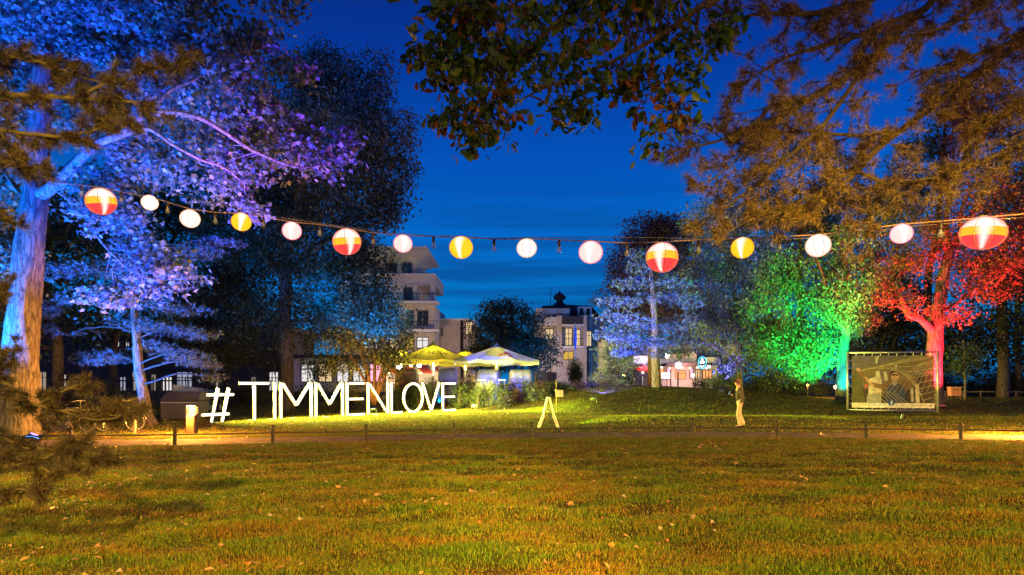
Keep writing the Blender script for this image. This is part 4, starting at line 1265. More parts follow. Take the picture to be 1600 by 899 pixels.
lims = [([T(1.75), Q(-90, 560, 5.4), Q(0, 595, 5.4), Q(45, 628, 5.4), Q(90, 640, 5.4), Q(150, 640, 5.4), Q(200, 628, 5.4)], [.03, .024, .018, .015, .012, .01, .005]),
        ([Q(60, 632, 5.4), Q(100, 610, 5.4), Q(130, 600, 5.4)], [.012, .009, .004]), ([Q(90, 640, 5.4), Q(140, 655, 5.3), Q(190, 650, 5.3), Q(222, 640, 5.3)], [.012, .009, .006, .004]),
        ([T(1.2), Q(-80, 660, 5.2), Q(0, 680, 5.2), Q(40, 700, 5.2), Q(70, 705, 5.2)], [.03, .02, .014, .010, .005]),
        ([T(.9), Q(-90, 730, 4.9), Q(0, 727, 4.9), Q(55, 730, 4.9), Q(85, 738, 4.9), Q(120, 728, 4.9), Q(172, 708, 4.9)], [.025, .02, .014, .012, .008, .006, .004]),
        ([Q(30, 728, 4.9), Q(80, 712, 4.9), Q(110, 698, 4.9), Q(130, 688, 4.9)], [.010, .008, .006, .003]),
        ([T(.75), Q(-70, 770, 4.8), Q(0, 770, 4.8), Q(30, 765, 4.8), Q(60, 770, 4.8)], [.02, .014, .010, .008, .004]),
        ([Q(-30, 600, 5.4), Q(10, 560, 5.4), Q(35, 545, 5.4)], [.012, .009, .004]), ([Q(-50, 540, 5.6), Q(0, 470, 5.6), Q(10, 450, 5.6)], [.012, .009, .004])]
pine_boughs(e, lims, base, .05, .22, .095, .0038, M_twig, M_needle_dark, n=34, sub=4, start=.3, name='low_needles')


# ---- the two mid-distance pines with flat pads of fine needles
def pad_pine(name, label, D, trunk_px, tr, pads, nmat, cov, needle, wid, nl=7, tw=M_twig):
    tp_, rr_ = smooth_line([PX(a, b_, D) for a, b_ in trunk_px], tr, 6)
    base = np.array([tp_[0][0], tp_[0][1], g(tp_[0][0], tp_[0][1])])
    e = empty(name, base, label, 'tree')
    b = MB(); b.tube([q - base for q in tp_], rr_, 14, jit=.06); b.obj('trunk', M_bark, e, smooth=True)
    TPp = []
    tb = MB()
    TPa = np.array(tp_)
    for pd in pads:
        px, py, rx, ry = pd[:4]
        Dd = D + (pd[4] if len(pd) > 4 else 0)
        c = PX(px, py, Dd); r = np.array([rx * D / F, rx * D / F * .55, ry * D / F])
        n = int(cov * math.pi * r[0] * r[2] / (needle * needle))
        d = R.normal(0, 1, (n, 3)); d /= np.linalg.norm(d, axis=1)[:, None]
        q = c + d * (R.uniform(0, 1, n) ** .5)[:, None] * r
        q[:, 2] += .12 * r[0] * fnoise(q, 1.6)
        q = q[fnoise(q, 2.0) > -.45]
        TPp.append(q)
        # limb to the pad
        k = np.argmin(np.abs(TPa[:, 2] - (c[2] - .2))); a = TPa[k]
        far = c + (c - a) * np.array([.3, .3, 0])
        ll, rr = smooth_line([a, (a + c) / 2 + [0, 0, .25], c, far], [tr[0] * .18, tr[0] * .12, tr[0] * .07, .008], 4, wob=.03)
        lb = MB(); lb.tube([x - base for x in ll], rr, 7, jit=.05); lb.obj('limb', tw, e, smooth=True)
        LLp = np.array(ll[len(ll) // 3:])
        for i in R.choice(len(q), min(26, len(q)), replace=False):
            a2 = LLp[np.argmin(np.linalg.norm(LLp - q[i], axis=1))]
            mm = (a2 + q[i]) / 2 + R.normal(0, .06, 3)
            tb.tube([a2 - base, mm - base, q[i] - base], [.018, .012, .005], 4, cap=False)
    tb.obj('twigs', tw, e, kind='stuff')
    P_ = np.vstack(TPp) - base
    ax = R.normal(0, .6, (len(P_), 3)) + np.array([0, 0, .8])
    v, f = tufts_arrays(P_, ax, needle * R.uniform(.7, 1.2, len(P_)), nl, wid, .8)
    place('needles', np_mesh('needles', v, f, np.full(len(f) // 3, 3), False, [nmat]), e, kind='stuff')
    return e


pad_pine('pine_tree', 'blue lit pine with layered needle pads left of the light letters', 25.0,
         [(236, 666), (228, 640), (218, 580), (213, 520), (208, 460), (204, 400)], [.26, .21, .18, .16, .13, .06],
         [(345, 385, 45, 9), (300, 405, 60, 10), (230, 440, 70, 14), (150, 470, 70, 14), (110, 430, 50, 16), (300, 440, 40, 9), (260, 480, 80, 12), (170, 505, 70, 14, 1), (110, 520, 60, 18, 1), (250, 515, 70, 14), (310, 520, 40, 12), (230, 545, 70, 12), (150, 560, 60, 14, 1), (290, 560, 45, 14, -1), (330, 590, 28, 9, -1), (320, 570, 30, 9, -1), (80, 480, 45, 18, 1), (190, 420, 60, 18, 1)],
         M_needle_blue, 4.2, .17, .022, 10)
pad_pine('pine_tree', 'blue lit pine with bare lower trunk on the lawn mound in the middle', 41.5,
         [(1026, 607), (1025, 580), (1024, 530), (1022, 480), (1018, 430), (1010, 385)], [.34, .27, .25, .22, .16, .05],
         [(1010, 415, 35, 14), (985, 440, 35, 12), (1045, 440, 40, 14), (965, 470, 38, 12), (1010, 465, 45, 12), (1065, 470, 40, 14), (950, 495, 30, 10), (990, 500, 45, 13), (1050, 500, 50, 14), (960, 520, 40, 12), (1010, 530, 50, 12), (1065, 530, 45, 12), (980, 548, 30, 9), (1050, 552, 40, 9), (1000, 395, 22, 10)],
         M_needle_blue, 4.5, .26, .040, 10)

# ================================================================ oak boughs overhead
base = np.array([7.8, -3.4, g(7.8, -3.4)])
DO = 6.6
mb = blob_world([(700, 45, 55, 45, DO, .5), (775, 25, 80, 38, DO, .6), (665, 92, 22, 18, DO, .3), (692, 105, 45, 30, DO, .4), (765, 115, 55, 50, DO, .5), (740, 180, 45, 42, DO, .45), (768, 222, 26, 22, DO, .3), (720, 215, 20, 18, DO, .3), (790, 160, 30, 30, DO, .3),
                 (840, 75, 42, 34, DO, .4), (905, 45, 50, 32, DO, .5), (950, 18, 80, 24, DO, .6), (1035, 28, 70, 26, DO, .6), (960, 118, 45, 30, DO, .4), (905, 140, 40, 26, DO, .4), (880, 180, 13, 16, DO, .15), (922, 178, 16, 10, DO, .15),
                 (1005, 130, 36, 34, DO, .35), (1040, 165, 40, 30, DO, .35), (1018, 210, 22, 26, DO, .25), (1072, 182, 16, 12, DO, .15), (1095, 60, 38, 28, DO, .4), (1128, 38, 32, 22, DO, .4), (860, -40, 230, 40, DO, .9), (1080, 110, 24, 30, DO, .3), (740, 70, 60, 40, DO, .5), (690, 190, 16, 12, DO, .2), (870, 105, 40, 25, DO, .3)])
lims = [([base, base + [0, 0, 2], base + [-.1, .2, 4], base + [-.3, .8, 6.5]], [.5, .42, .38, .25]),
        ([base + [-.1, .3, 4.4], np.array([4.6, 2.0, 6.6]), Q(1180, -60, 6.4), Q(1092, 12, DO), Q(1040, 50, DO), Q(970, 90, DO), Q(910, 115, DO), Q(845, 140, DO), Q(800, 165, DO)], [.16, .10, .06, .035, .028, .022, .018, .013, .006]),
        ([np.array([4.6, 2.0, 6.6]), Q(1000, -110, 6), Q(905, 0, DO), Q(870, 35, DO), Q(837, 66, DO), Q(795, 100, DO), Q(768, 135, DO), Q(745, 190, DO)], [.07, .045, .03, .026, .022, .017, .012, .006]),
        ([Q(1000, -110, 6), Q(850, -60, 6.4), Q(780, -10, DO), Q(730, 30, DO), Q(700, 60, DO), Q(680, 95, DO)], [.05, .035, .022, .016, .011, .005]),
        ([Q(1092, 12, DO), Q(1085, 60, DO), Q(1060, 95, DO), Q(1045, 130, DO), Q(1035, 175, DO), Q(1022, 205, DO)], [.02, .014, .011, .009, .006, .004])]
tree('oak_tree', 'oak standing behind the viewer whose leafy boughs hang into the sky at top centre', 'tree', base, lims, mb, .108, M_leaf_oak, M_barkd, kind='oak', cov=1.2, gap=-.75, ntw=260, r0=.010, per=9, spread=.075, pieces=300, droop=.6, nsc=2.6, twmat=M_twig)

# ================================================================ lamps of the park


def street_lamp(x, y, h, label, color, power, size=.12, beam=0, aim=(0, 9, 0)):
    z = g(x, y)
    e = empty('street_lamp', (x, y, z), label, 'street lamp', 'street lamps of the park')
    b = MB(); b.lathe([(.10, 0), (.10, .5), (.055, .56), (.05, h - .1), (.07, h - .06)], n=12); b.obj('post', M_black, e, smooth=True)
    b = MB(); b.lathe([(.07, h - .06), (.15, h), (.19, h + .30), (.17, h + .34)], n=16); b.obj('lamp_glass', M_lamp_glass, e, smooth=True)
    b = MB(); b.lathe([(.24, h + .34), (.20, h + .40), (.05, h + .50), (.02, h + .55)], n=16); b.obj('hood', M_black, e, smooth=True)
    if beam: add_light('SPOT', (x, y, z + h + .15), color, beam, e, aim=aim, angle=56, blend=.5, size=.2)
    if power: add_light('POINT', (x, y, z + h + .15), color, power, e, size=.2)
    return e


M_lamp_glass, t_, p_, o_ = mat_base('lamp_glass_lit')
em_ = t_.nodes.new('ShaderNodeEmission'); em_.inputs[0].default_value = (1, .6, .2, 1); em_.inputs[1].default_value = 3
tr_n = t_.nodes.new('ShaderNodeBsdfTransparent'); mx_ = t_.nodes.new('ShaderNodeMixShader'); mx_.inputs[0].default_value = .25
t_.links.new(tr_n.outputs[0], mx_.inputs[1]); t_.links.new(em_.outputs[0], mx_.inputs[2]); t_.links.new(mx_.outputs[0], o_.inputs['Surface'])
WARM = (1.0, .62, .06)
street_lamp(.6, -8.5, 5.2, 'street lamp behind the viewer at the left of the lawn', WARM, 250, beam=68000, aim=(-4.2, 2.2, 0))
street_lamp(-11.9, 12.4, 4.2, 'added street lamp left of the lawn filling the shade of the needle boughs', WARM, 0, beam=15000, aim=(-5.0, 9.6, 0))  # unseen lamp added to fill the shade under the boughs
street_lamp(3.4, -8.8, 5.2, 'street lamp straight behind the viewer', WARM, 3600, beam=70000, aim=(5.4, 2.6, 0))
street_lamp(10.4, -.6, 3.0, 'street lamp beside the viewer at the right under the pine', (1.0, .42, .08), 3000)
street_lamp(-9.6, 63, 3.6, 'added street lamp brightening the hotel front behind the parasols', (1.0, .64, .42), 3400)  # added out of sight to brighten the hotel front
street_lamp(4.6, 76, 4.0, 'added street lamp brightening the mansard house front', (1.0, .70, .45), 2000)  # added lamp that lifts the mansard house walls

floodlight(-17.2, 17.2, (-14.6, 20.0, 10.5), (.0, .15, 1.0), 11000, 85, 'blue floodlight left of the maple trunk', (.05, .3, 1))
floodlight(-12.6, 16.9, (-8.9, 19.3, 8.8), (.05, .03, 1.0), 5000, 85, 'violet floodlight right of the maple trunk', (.4, .2, 1))
floodlight(-10.6, 10.6, (-5.4, 19.5, 8.6), (.24, .0, 1.0), 9000, 34, 'violet floodlight beside the lawn aimed at the outer maple boughs', (.4, .2, 1))
floodlight(-11.6, 11.2, (-9.6, 19.0, 10.8), (.0, .06, 1.0), 10000, 66, 'blue floodlight beside the lawn aimed at the maple crown', (.05, .3, 1))
floodlight(-7.6, 9.0, (-8.9, 19.0, 7.2), (1.0, .56, .04), 3200, 30, 'amber floodlight beside the lawn aimed at the lower maple boughs', (1, .6, .1))
floodlight(-9.3, 38.0, (-8.9, 42, 3.5), (1.0, .40, .04), 900, 90, 'orange floodlight under the small many-stemmed tree', (1, .5, .1))
floodlight(-2.3, 38.6, (10.5, 31.5, 3.0), (.62, 1.0, .02), 17000, 48, 'added yellow green floodlight brightening the lawn mound', (.8, 1, .2), blend=1.0)  # added to brighten the mound, its true source is unknown
floodlight(1.6, 24.6, (11.5, 34.5, 3.4), (.62, 1.0, .02), 2000, 52, 'second added yellow green floodlight in front of the lawn mound', (.8, 1, .2), blend=1.0)  # another added light for the mound
floodlight(15.6, 25.6, (8.0, 35.5, 3.6), (.50, 1.0, .03), 2200, 50, 'added green floodlight left of the banner brightening the lawn mound', (.6, 1, .2), blend=1.0)  # added from the right to brighten the lawn strip
floodlight(-11.9, 15.9, (-10.8, 19.3, 8.5), (.0, .09, 1.0), 4500, 85, 'second blue floodlight under the maple boughs', (.05, .3, 1))
floodlight(-16.6, 20.8, (-14.0, 25.0, 5.8), (.0, .17, 1.0), 5000, 90, 'blue floodlight under the left blue pine', (.05, .3, 1))
floodlight(-7.4, 34.2, (-7.3, 38, 8.5), (.0, .20, 1.0), 6500, 72, 'blue floodlight behind the light letters', (.05, .3, 1))
floodlight(4.6, 36.0, (8.8, 41.5, 8.5), (.0, .035, 1.0), 6500, 64, 'deep blue floodlight under the middle pine', (.1, .1, 1))
floodlight(12.6, 38.5, (14.8, 45, 8.5), (.08, .05, 1.0), 1300, 65, 'violet floodlight under the silver tree', (.3, .2, 1))
floodlight(-.4, 41.7, (-.8, 44.2, 2.0), (.05, .07, 1.0), 560, 150, 'blue violet floodlight before the covered chairs', (.1, .1, 1))
floodlight(-4.6, 41.0, (-4.9, 43.6, 2.0), (.0, .16, 1.0), 160, 140, 'blue floodlight before the blue grey cover', (.1, .1, 1))
floodlight(-.6, 36.8, (-.3, 40.5, .9), (.28, .05, 1.0), 120, 100, 'violet floodlight at the foot of the terrace shrubs', (.4, .1, 1))
floodlight(5.4, 38.4, (6.6, 44, 2.2), (.12, .10, 1.0), 600, 95, 'violet floodlight before the feathery shrubs', (.2, .1, 1))
floodlight(3.4, 51.5, (3.2, 61, 4.0), (.0, .22, 1.0), 3000, 50, 'blue floodlight aimed at the edge of the round tree', (.1, .2, 1))
floodlight(20.5, 37.6, (18.2, 42, 7.6), (.0, 1.0, .14), 8500, 84, 'green floodlight under the green lit tree', (.1, 1, .3))
floodlight(21.4, 39.6, (21.6, 41.8, 2.5), (.0, .85, .75), 700, 60, 'cyan floodlight at the foot of the green lit trunk', (.1, 1, .9))
floodlight(23.3, 34.6, (24.6, 37.2, 6.8), (1.0, .02, .05), 9000, 88, 'red floodlight behind the banner', (1, .1, .1))

# ================================================================ buildings


def RC(p0, p1, q0, q1, D):
    """pixel rectangle at distance D -> x0, x1, z0, z1 in metres"""
    return (p0 - 800) / F * D, (p1 - 800) / F * D, EYE + (600 - q1) / F * D, EYE + (600 - q0) / F * D


def bx(x0, x1, y0, y1, z0, z1, b=None, mat=0, bev=0.0):
    b = b or MB()
    b.box(((x0 + x1) / 2, (y0 + y1) / 2, (z0 + z1) / 2), (abs(x1 - x0), abs(y1 - y0), abs(z1 - z0)), mat=mat, bev=bev)
    return b


def rbox(name, par, inv, r, y0, y1, mat, bev=0.0, label=None):
    x0, x1, z0, z1 = r
    return bx(x0 - inv[0], x1 - inv[0], y0 - inv[1], y1 - inv[1], z0 - inv[2], z1 - inv[2], bev=bev).obj(name, mat, par, label=label)


def window(par, inv, r, y, mat, nx=2, nz=2, fr=None, t=.09, label=None):
    """frame standing 6 cm proud of the wall at y, each pane set back in it"""
    x0, x1, z0, z1 = r
    x0 -= inv[0]; x1 -= inv[0]; z0 -= inv[2]; z1 -= inv[2]; y = y - inv[1]
    b = MB()
    bx(x0, x1, y - .06, y + .02, z1 - t, z1, b); bx(x0, x1, y - .06, y + .02, z0, z0 + t, b)
    bx(x0, x0 + t, y - .058, y + .018, z0 + t, z1 - t, b); bx(x1 - t, x1, y - .058, y + .018, z0 + t, z1 - t, b)
    for k in range(1, nx):
        xm = x0 + (x1 - x0) * k / nx; bx(xm - t * .4, xm + t * .4, y - .056, y + .016, z0 + t, z1 - t, b)
    zm = [z0 + t] + [z0 + (z1 - z0) * (.68 if nz == 2 else k / nz) for k in range(1, nz)] + [z1 - t]
    for z in zm[1:-1]: bx(x0 + t, x1 - t, y - .053, y + .013, z - t * .35, z + t * .35, b)
    w = b.obj('window', fr or M_winframe, par, label=label)
    for i in range(nx):
        for j in range(len(zm) - 1):
            xa = x0 + (x1 - x0) * i / nx + t * .5; xb = x0 + (x1 - x0) * (i + 1) / nx - t * .5
            bx(xa, xb, y - .02, y - .005, zm[j] + .02, zm[j + 1] - .02).obj('pane', mat, w)
    return w


def railing(par, inv, x0, x1, y, z0, z1, mat, step=.35):
    b = MB(); x0 -= inv[0]; x1 -= inv[0]; y -= inv[1]; z0 -= inv[2]; z1 -= inv[2]
    bx(x0, x1, y - .03, y + .03, z1 - .06, z1, b); bx(x0, x1, y - .02, y + .02, z0 + .05, z0 + .1, b)
    n = int((x1 - x0) / step)
    for k in range(n + 1):
        x = x0 + (x1 - x0) * k / max(n, 1); bx(x - .018, x + .018, y - .018, y + .018, z0, z1 - .06, b)
    return b.obj('railing', mat, par)


# ---- hotel with stacked balconies at the left of the sky gap
D = 75.0
inv = np.array([RC(620, 620, 600, 600, D)[0], D, 1.0])
e = empty('hotel_building', inv, 'pale hotel with stacked balconies, terrace floors and flat overhanging roof behind the parasols', 'building')
rbox('wall', e, inv, RC(530, 679, 477, 610, D), D, D + 12, M_wall)
x0, x1, z0, z1 = RC(530, 652, 437, 477, D); z0 += .01
rbox('wall', e, inv, (x0, x1, z0, z1), D + .02, D + 12, M_wall)
rbox('pillar', e, inv, RC(672.5, 679, 446, 477, D), D + .02, D + .9, M_wall, label='slim corner pillar of the open loggia')
rbox('beam', e, inv, RC(530, 680, 431, 446, D), D - .05, D + 9, M_wall)
rbox('cornice', e, inv, RC(530, 681, 428.5, 431, D), D - .5, D + 9.1, M_white)
rbox('wall', e, inv, RC(530, 649, 398, 428.5, D), D + 1.5, D + 9, M_wall, label='set back top storey wall')
b = MB(); xa, xb, za, zb = RC(530, 671, 391, 400, D)
# wedge shaped roof slab, thin at its outer edge
zc = RC(0, 0, 384, 384, D)[3]
b.add([(xa - inv[0], -2.2, zb - .25 - inv[2]), (xb - inv[0], -2.2, zb - .25 - inv[2]), (xb - inv[0], 10, zb - .25 - inv[2]), (xa - inv[0], 10, zb - .25 - inv[2]),
       (xa - inv[0], -2.2, zb - inv[2]), (xb - inv[0], -2.2, zb - inv[2]), (xb - inv[0], 10, zb - inv[2]), (xa - inv[0], 10, zb - inv[2])],
      [(3, 2, 1, 0), (4, 5, 6, 7), (0, 1, 5, 4), (1, 2, 6, 5), (2, 3, 7, 6), (3, 0, 4, 7)])
x2 = (648 - 800) / F * D - inv[0]
b.add([(xa - inv[0], 1.3, za - inv[2]), (x2, 1.3, za - inv[2]), (x2, 9, za - inv[2]), (xa - inv[0], 9, za - inv[2]),
       (xa - inv[0], -2.1, zb - .26 - inv[2]), (xb - .1 - inv[0], -2.1, zb - .26 - inv[2]), (xb - .1 - inv[0], 9.9, zb - .26 - inv[2]), (xa - inv[0], 9.9, zb - .26 - inv[2])],
      [(3, 2, 1, 0), (4, 5, 6, 7), (0, 1, 5, 4), (1, 2, 6, 5), (2, 3, 7, 6), (3, 0, 4, 7)])
b.obj('roof', M_white, e)
for (a, c, q0, q1) in ((530, 687, 473.5, 477, ), (530, 687, 516.5, 521)):
    rbox('balcony_slab', e, inv, RC(a, c, q0, q1, D), D - 2.0, D - .01, M_white)
for (a, c, q0, q1, yy) in ((640, 686, 462, 473.5, D - 1.9), (640, 686, 504, 516.5, D - 1.9), (650, 672, 421, 428.5, D - .3)):
    xa, xb, za, zb = RC(a, c, q0, q1, D); railing(e, inv, xa, xb, yy, za, zb, M_black)
for (a, c, q0, q1, m, nx, yy) in ((652, 669.5, 485, 509, M_glassd, 2, D), (636, 647, 485, 509, M_glassd, 1, D), (651, 670, 526.5, 545, M_win_white, 2, D), (634, 647, 526.5, 548, M_win_yel, 2, D),
                            (610, 624, 485, 509, M_glassd, 2, D), (608, 624, 527, 546, M_win_warm, 2, D), (625, 641, 407, 427, M_glassd, 2, D + 1.5), (603, 617, 407, 427, M_glassd, 2, D + 1.5), (630, 645, 449, 473, M_glassd, 2, D + .02),
                            (570, 590, 485, 509, M_win_warm, 2, D), (570, 590, 527, 546, M_win_white, 2, D), (540, 560, 485, 509, M_glassd, 2, D), (640, 668, 562, 590, M_win_warm, 3, D), (595, 630, 562, 590, M_win_warm, 3, D), (545, 585, 562, 590, M_win_white, 3, D)):
    window(e, inv, RC(a, c, q0, q1, D), yy, m, nx, 2)

# white annex block to its right
D = 80.0
inv = np.array([RC(707, 707, 600, 600, D)[0], D, 1.0])
e = empty('annex_building', inv, 'plain white flat roofed block between the hotel and the round tree', 'building')
rbox('wall', e, inv, RC(682, 719, 500.5, 612, D), D, D + 9, M_wallp)
rbox('cornice', e, inv, RC(682, 733, 498, 500.5, D), D - .12, D + 9, M_white)
rbox('recess', e, inv, RC(719, 724, 500.5, 612, D), D + .6, D + 9, M_roof)
rbox('wall', e, inv, RC(724, 742, 500.5, 612, D), D + .1, D + 8, M_wallp)
window(e, inv, RC(727, 739, 500.5 + 2, 524, D), D + .1, M_win_warm, 2, 2)
rbox('vent_pipe', e, inv, RC(690, 692, 512, 526, D), D - .12, D - .02, M_black)

# ---- house with mansard roof and loggias
D = 84.0
inv = np.array([RC(880, 880, 600, 600, D)[0], D, 1.0])
e = empty('mansion_building', inv, 'old house with dark mansard roof, cupola and warm lit loggia above the round topiary', 'building')
rbox('wall', e, inv, RC(838, 950, 492.5, 612, D), D + 3, D + 14, M_wallp)
rbox('wall', e, inv, RC(838, 892, 479, 500, D), D + 2, D + 3, M_wall, label='white upper storey with three small windows')
rbox('wall', e, inv, RC(836, 914, 507.5, 612, D), D + 1.4, D + 2.99, M_wallp)
for (a, c) in ((869.5, 877.5), (911, 916)):
    rbox('pilaster', e, inv, RC(a, c, 494, 612, D), D - .6, D + 1.4, M_wallp)
rbox('parapet', e, inv, RC(877.5, 911, 495, 507.5, D), D - .5, D - .1, M_roof)
rbox('parapet', e, inv, RC(850, 869.5, 496, 506, D), D - .5, D - .1, M_wall)
rbox('balcony_slab', e, inv, RC(877.5, 911, 507.5, 510, D), D - .55, D + 1.4, M_white)
rbox('balcony_slab', e, inv, RC(840, 869.5, 506, 509, D), D - .55, D + 1.4, M_white)
rbox('balcony_slab', e, inv, RC(877.5, 911, 541, 544, D), D - .55, D + 1.4, M_white)
rbox('wall', e, inv, RC(877.5, 911, 544, 612, D), D - .3, D + 1.39, M_wallp)
rbox('wall', e, inv, RC(840, 869.5, 545, 612, D), D - .3, D + 1.39, M_wallp)
xa, xb, za, zb = RC(877.5, 911, 529, 541, D); railing(e, inv, xa, xb, D - .4, za, zb, M_black, .3)
window(e, inv, RC(884, 896, 511, 540, D), D + 1.4, M_win_warm, 2, 2)
window(e, inv, RC(899, 909, 513, 541, D), D + 1.4, M_win_warm, 1, 2)
window(e, inv, RC(853, 866, 512, 543, D), D + 1.4, M_win_warm, 2, 2)
window(e, inv, RC(920, 929, 514, 540, D), D + 3, M_win_warm, 2, 2); window(e, inv, RC(935, 944, 514, 540, D), D + 3, M_glassd, 2, 2)
window(e, inv, RC(879, 896, 549, 563, D), D - .3, M_win_yel, 2, 1, fr=M_wood)
for a in (854, 863.5, 873): window(e, inv, RC(a, a + 8, 489, 497, D), D + 2, M_glassd, 1, 1)
# mansard: steep lower slope and flatter top, with dormers
x0, x1, z0, z1 = RC(836, 945, 466, 492, D); ys = D + 3.2
b = MB()
lo = [(x0, ys), (x1, ys), (x1, ys + 12), (x0, ys + 12)]; hi = [(x0 + 1.2, ys + 1.6), (x1 - 1.2, ys + 1.6), (x1 - 1.2, ys + 10.4), (x0 + 1.2, ys + 10.4)]
top = [(x0 + 5, ys + 5), (x1 - 4, ys + 5), (x1 - 4, ys + 7), (x0 + 5, ys + 7)]
zz = [z0 - inv[2] + (.0), z0 + (z1 - z0) * .8 - inv[2], z1 + .15 - inv[2]]
vs = [(p[0] - inv[0], p[1] - inv[1], z) for pts, z in ((lo, zz[0]), (hi, zz[1]), (top, zz[2])) for p in pts]
fs = [(r * 4 + k, r * 4 + (k + 1) % 4, r * 4 + 4 + (k + 1) % 4, r * 4 + 4 + k) for r in range(2) for k in range(4)] + [(8, 9, 10, 11), (3, 2, 1, 0)]
b.add(vs, fs); rf = b.obj('roof', M_roof, e)
for a in (888, 909, 920):
    r = RC(a, a + 6.5, 478, 491, D); x0, x1, z0, z1 = r
    dm = bx(x0 - .2 - inv[0], x1 + .2 - inv[0], ys - .25 - inv[1], ys + 2 - inv[1], z0 - inv[2], z1 + .25 - inv[2]).obj('dormer', M_white if a > 900 else M_roof, rf)
    bx(x0 - inv[0], x1 - inv[0], ys - .32 - inv[1], ys - .26 - inv[1], z0 + .2 - inv[2], z1 - inv[2]).obj('pane', M_glassd, rf)
b = MB(); cc = PX(881.5, 466, D); z = cc[2] - inv[2] - 1.2
b.lathe([(1.1, z), (1.0, z + 1.3), (.45, z + 1.7), (.5, z + 2.0), (.85, z + 2.1), (.9, z + 2.5), (.5, z + 2.85), (.1, z + 3.1), (.05, z + 3.4)], c=(cc[0] - inv[0], 8, 0), n=10)
b.obj('cupola', M_roof, rf)
b = MB(); b.tube([(PX(866, 0, D)[0] - inv[0], 8, z), (PX(866, 0, D)[0] - inv[0], 8, z + 3.6)], .04, 5); b.obj('antenna', M_black, rf)
# flag pole in front of it
D = 66.0
b0 = PX(899, 600, D); b0[2] = g(b0[0], b0[1])
e = empty('flagpole', b0, 'slim flagpole with a furled blue flag in front of the mansard house', 'flagpole')
b = MB(); b.tube([(0, 0, 0), (0, 0, PX(0, 505, D)[2] - b0[2])], .045, 6); b.obj('pole', M_steel, e)
h = PX(0, 508, D)[2] - b0[2]; b = MB(); b.lathe([(.06, h - 2.6), (.16, h - 1.6), (.14, h - .6), (.05, h - .1)], n=8, sc=(1, .6)); b.obj('flag', plain('flag_blue', (.05, .12, .5)), e)

# ---- lit pavilion behind the small tree, and the striped awning
D = 58.0
inv = np.array([RC(540, 540, 600, 600, D)[0], D, g(-15, D)])
e = empty('cafe_building', inv, 'low brightly lit cafe front seen under the small tree behind the letters', 'building')
rbox('wall', e, inv, RC(455, 640, 560, 612, D), D, D + 6, M_wall)
rbox('roof', e, inv, RC(450, 645, 555, 560, D), D - .8, D + 6.4, M_roof)
for k, (a, c, m) in enumerate(((470, 492, M_win_white), (497, 520, M_win_warm), (526, 546, M_win_white), (551, 572, M_win_white), (577, 598, M_pink), (603, 628, M_win_white))):
    window(e, inv, RC(a, c, 568, 598, D), D, m, 2, 2)
D = 54.0
inv = np.array([RC(648, 648, 600, 600, D)[0], D, g(-8, D)])
e = empty('awning_stall', inv, 'stall with a sloping red and white striped awning under the left parasol', 'market stall')
rbox('counter', e, inv, RC(606, 692, 590, 606, D), D + .1, D + 1.2, M_wall)
rbox('glowing_back_wall', e, inv, RC(604, 694, 574, 606, D), D + 3.0, D + 3.2, M_win_warm)  # wall glows by itself: the lit interior is put into its material
for a in (606, 692): rbox('post', e, inv, RC(a - 1, a + 1, 578, 606, D), D - .3, D - .2, M_white)
x0, x1, z0, z1 = RC(606, 694, 569, 583, D); nst = 11
for k in range(nst):
    a = x0 + (x1 - x0) * k / nst; c = x0 + (x1 - x0) * (k + 1) / nst; sh = (x1 - x0) * .0
    b = MB(); b.add([(a - inv[0], -.6, z0 - inv[2]), (c - inv[0], -.6, z0 - inv[2]), (c - 1.1 - inv[0], 3.0, z1 - inv[2]), (a - 1.1 - inv[0], 3.0, z1 - inv[2]),
                     (a - inv[0], -.6, z0 - .05 - inv[2]), (c - inv[0], -.6, z0 - .05 - inv[2]), (c - 1.1 - inv[0], 3.0, z1 - .05 - inv[2]), (a - 1.1 - inv[0], 3.0, z1 - .05 - inv[2])],
                    [(0, 1, 2, 3), (7, 6, 5, 4), (1, 0, 4, 5), (3, 2, 6, 7), (0, 3, 7, 4), (2, 1, 5, 6)])
    b.obj('awning_stripe', M_canred if k % 3 else M_canvas_w, e)


def globe_lamp(px, py, D, r, mat, label, color=None, power=0, name='hanging_lamp', hang=None):
    p = PX(px, py, D)
    e = empty(name, p, label, 'lamp', 'lamps glowing at the restaurants')
    b = MB(); b.lathe([(r * math.sin(math.pi * k / 8) + .002, -r * math.cos(math.pi * k / 8)) for k in range(9)], n=12); b.obj('globe', mat, e, smooth=True)
    b = MB(); gz = g(p[0], p[1]) - p[2]
    if hang is None: b.tube([(0, 0, gz), (0, 0, -r * .98)], .035, 6)
    else: b.tube([(0, 0, r * .98), (0, 0, r + hang)], .012, 5)
    b.obj('pole' if hang is None else 'cord', M_black, e)
    if power: add_light('POINT', p - np.array([0, r + .1, 0]), color, power, e, size=r)
    return e


globe_lamp(642, 571, 52, .13, M_lamp_or, 'orange hanging lamp above the covered chair at the left', (1, .4, .1), 250, hang=.4)
globe_lamp(655, 571, 52, .16, M_lamp_w, 'white hanging lamp above the covered chair at the left', (1, .85, .7), 400, hang=.4)
globe_lamp(623, 574, 53, .15, M_lamp_w, 'white hanging lamp furthest left under the parasols', (1, .8, .6), 150, hang=.4)

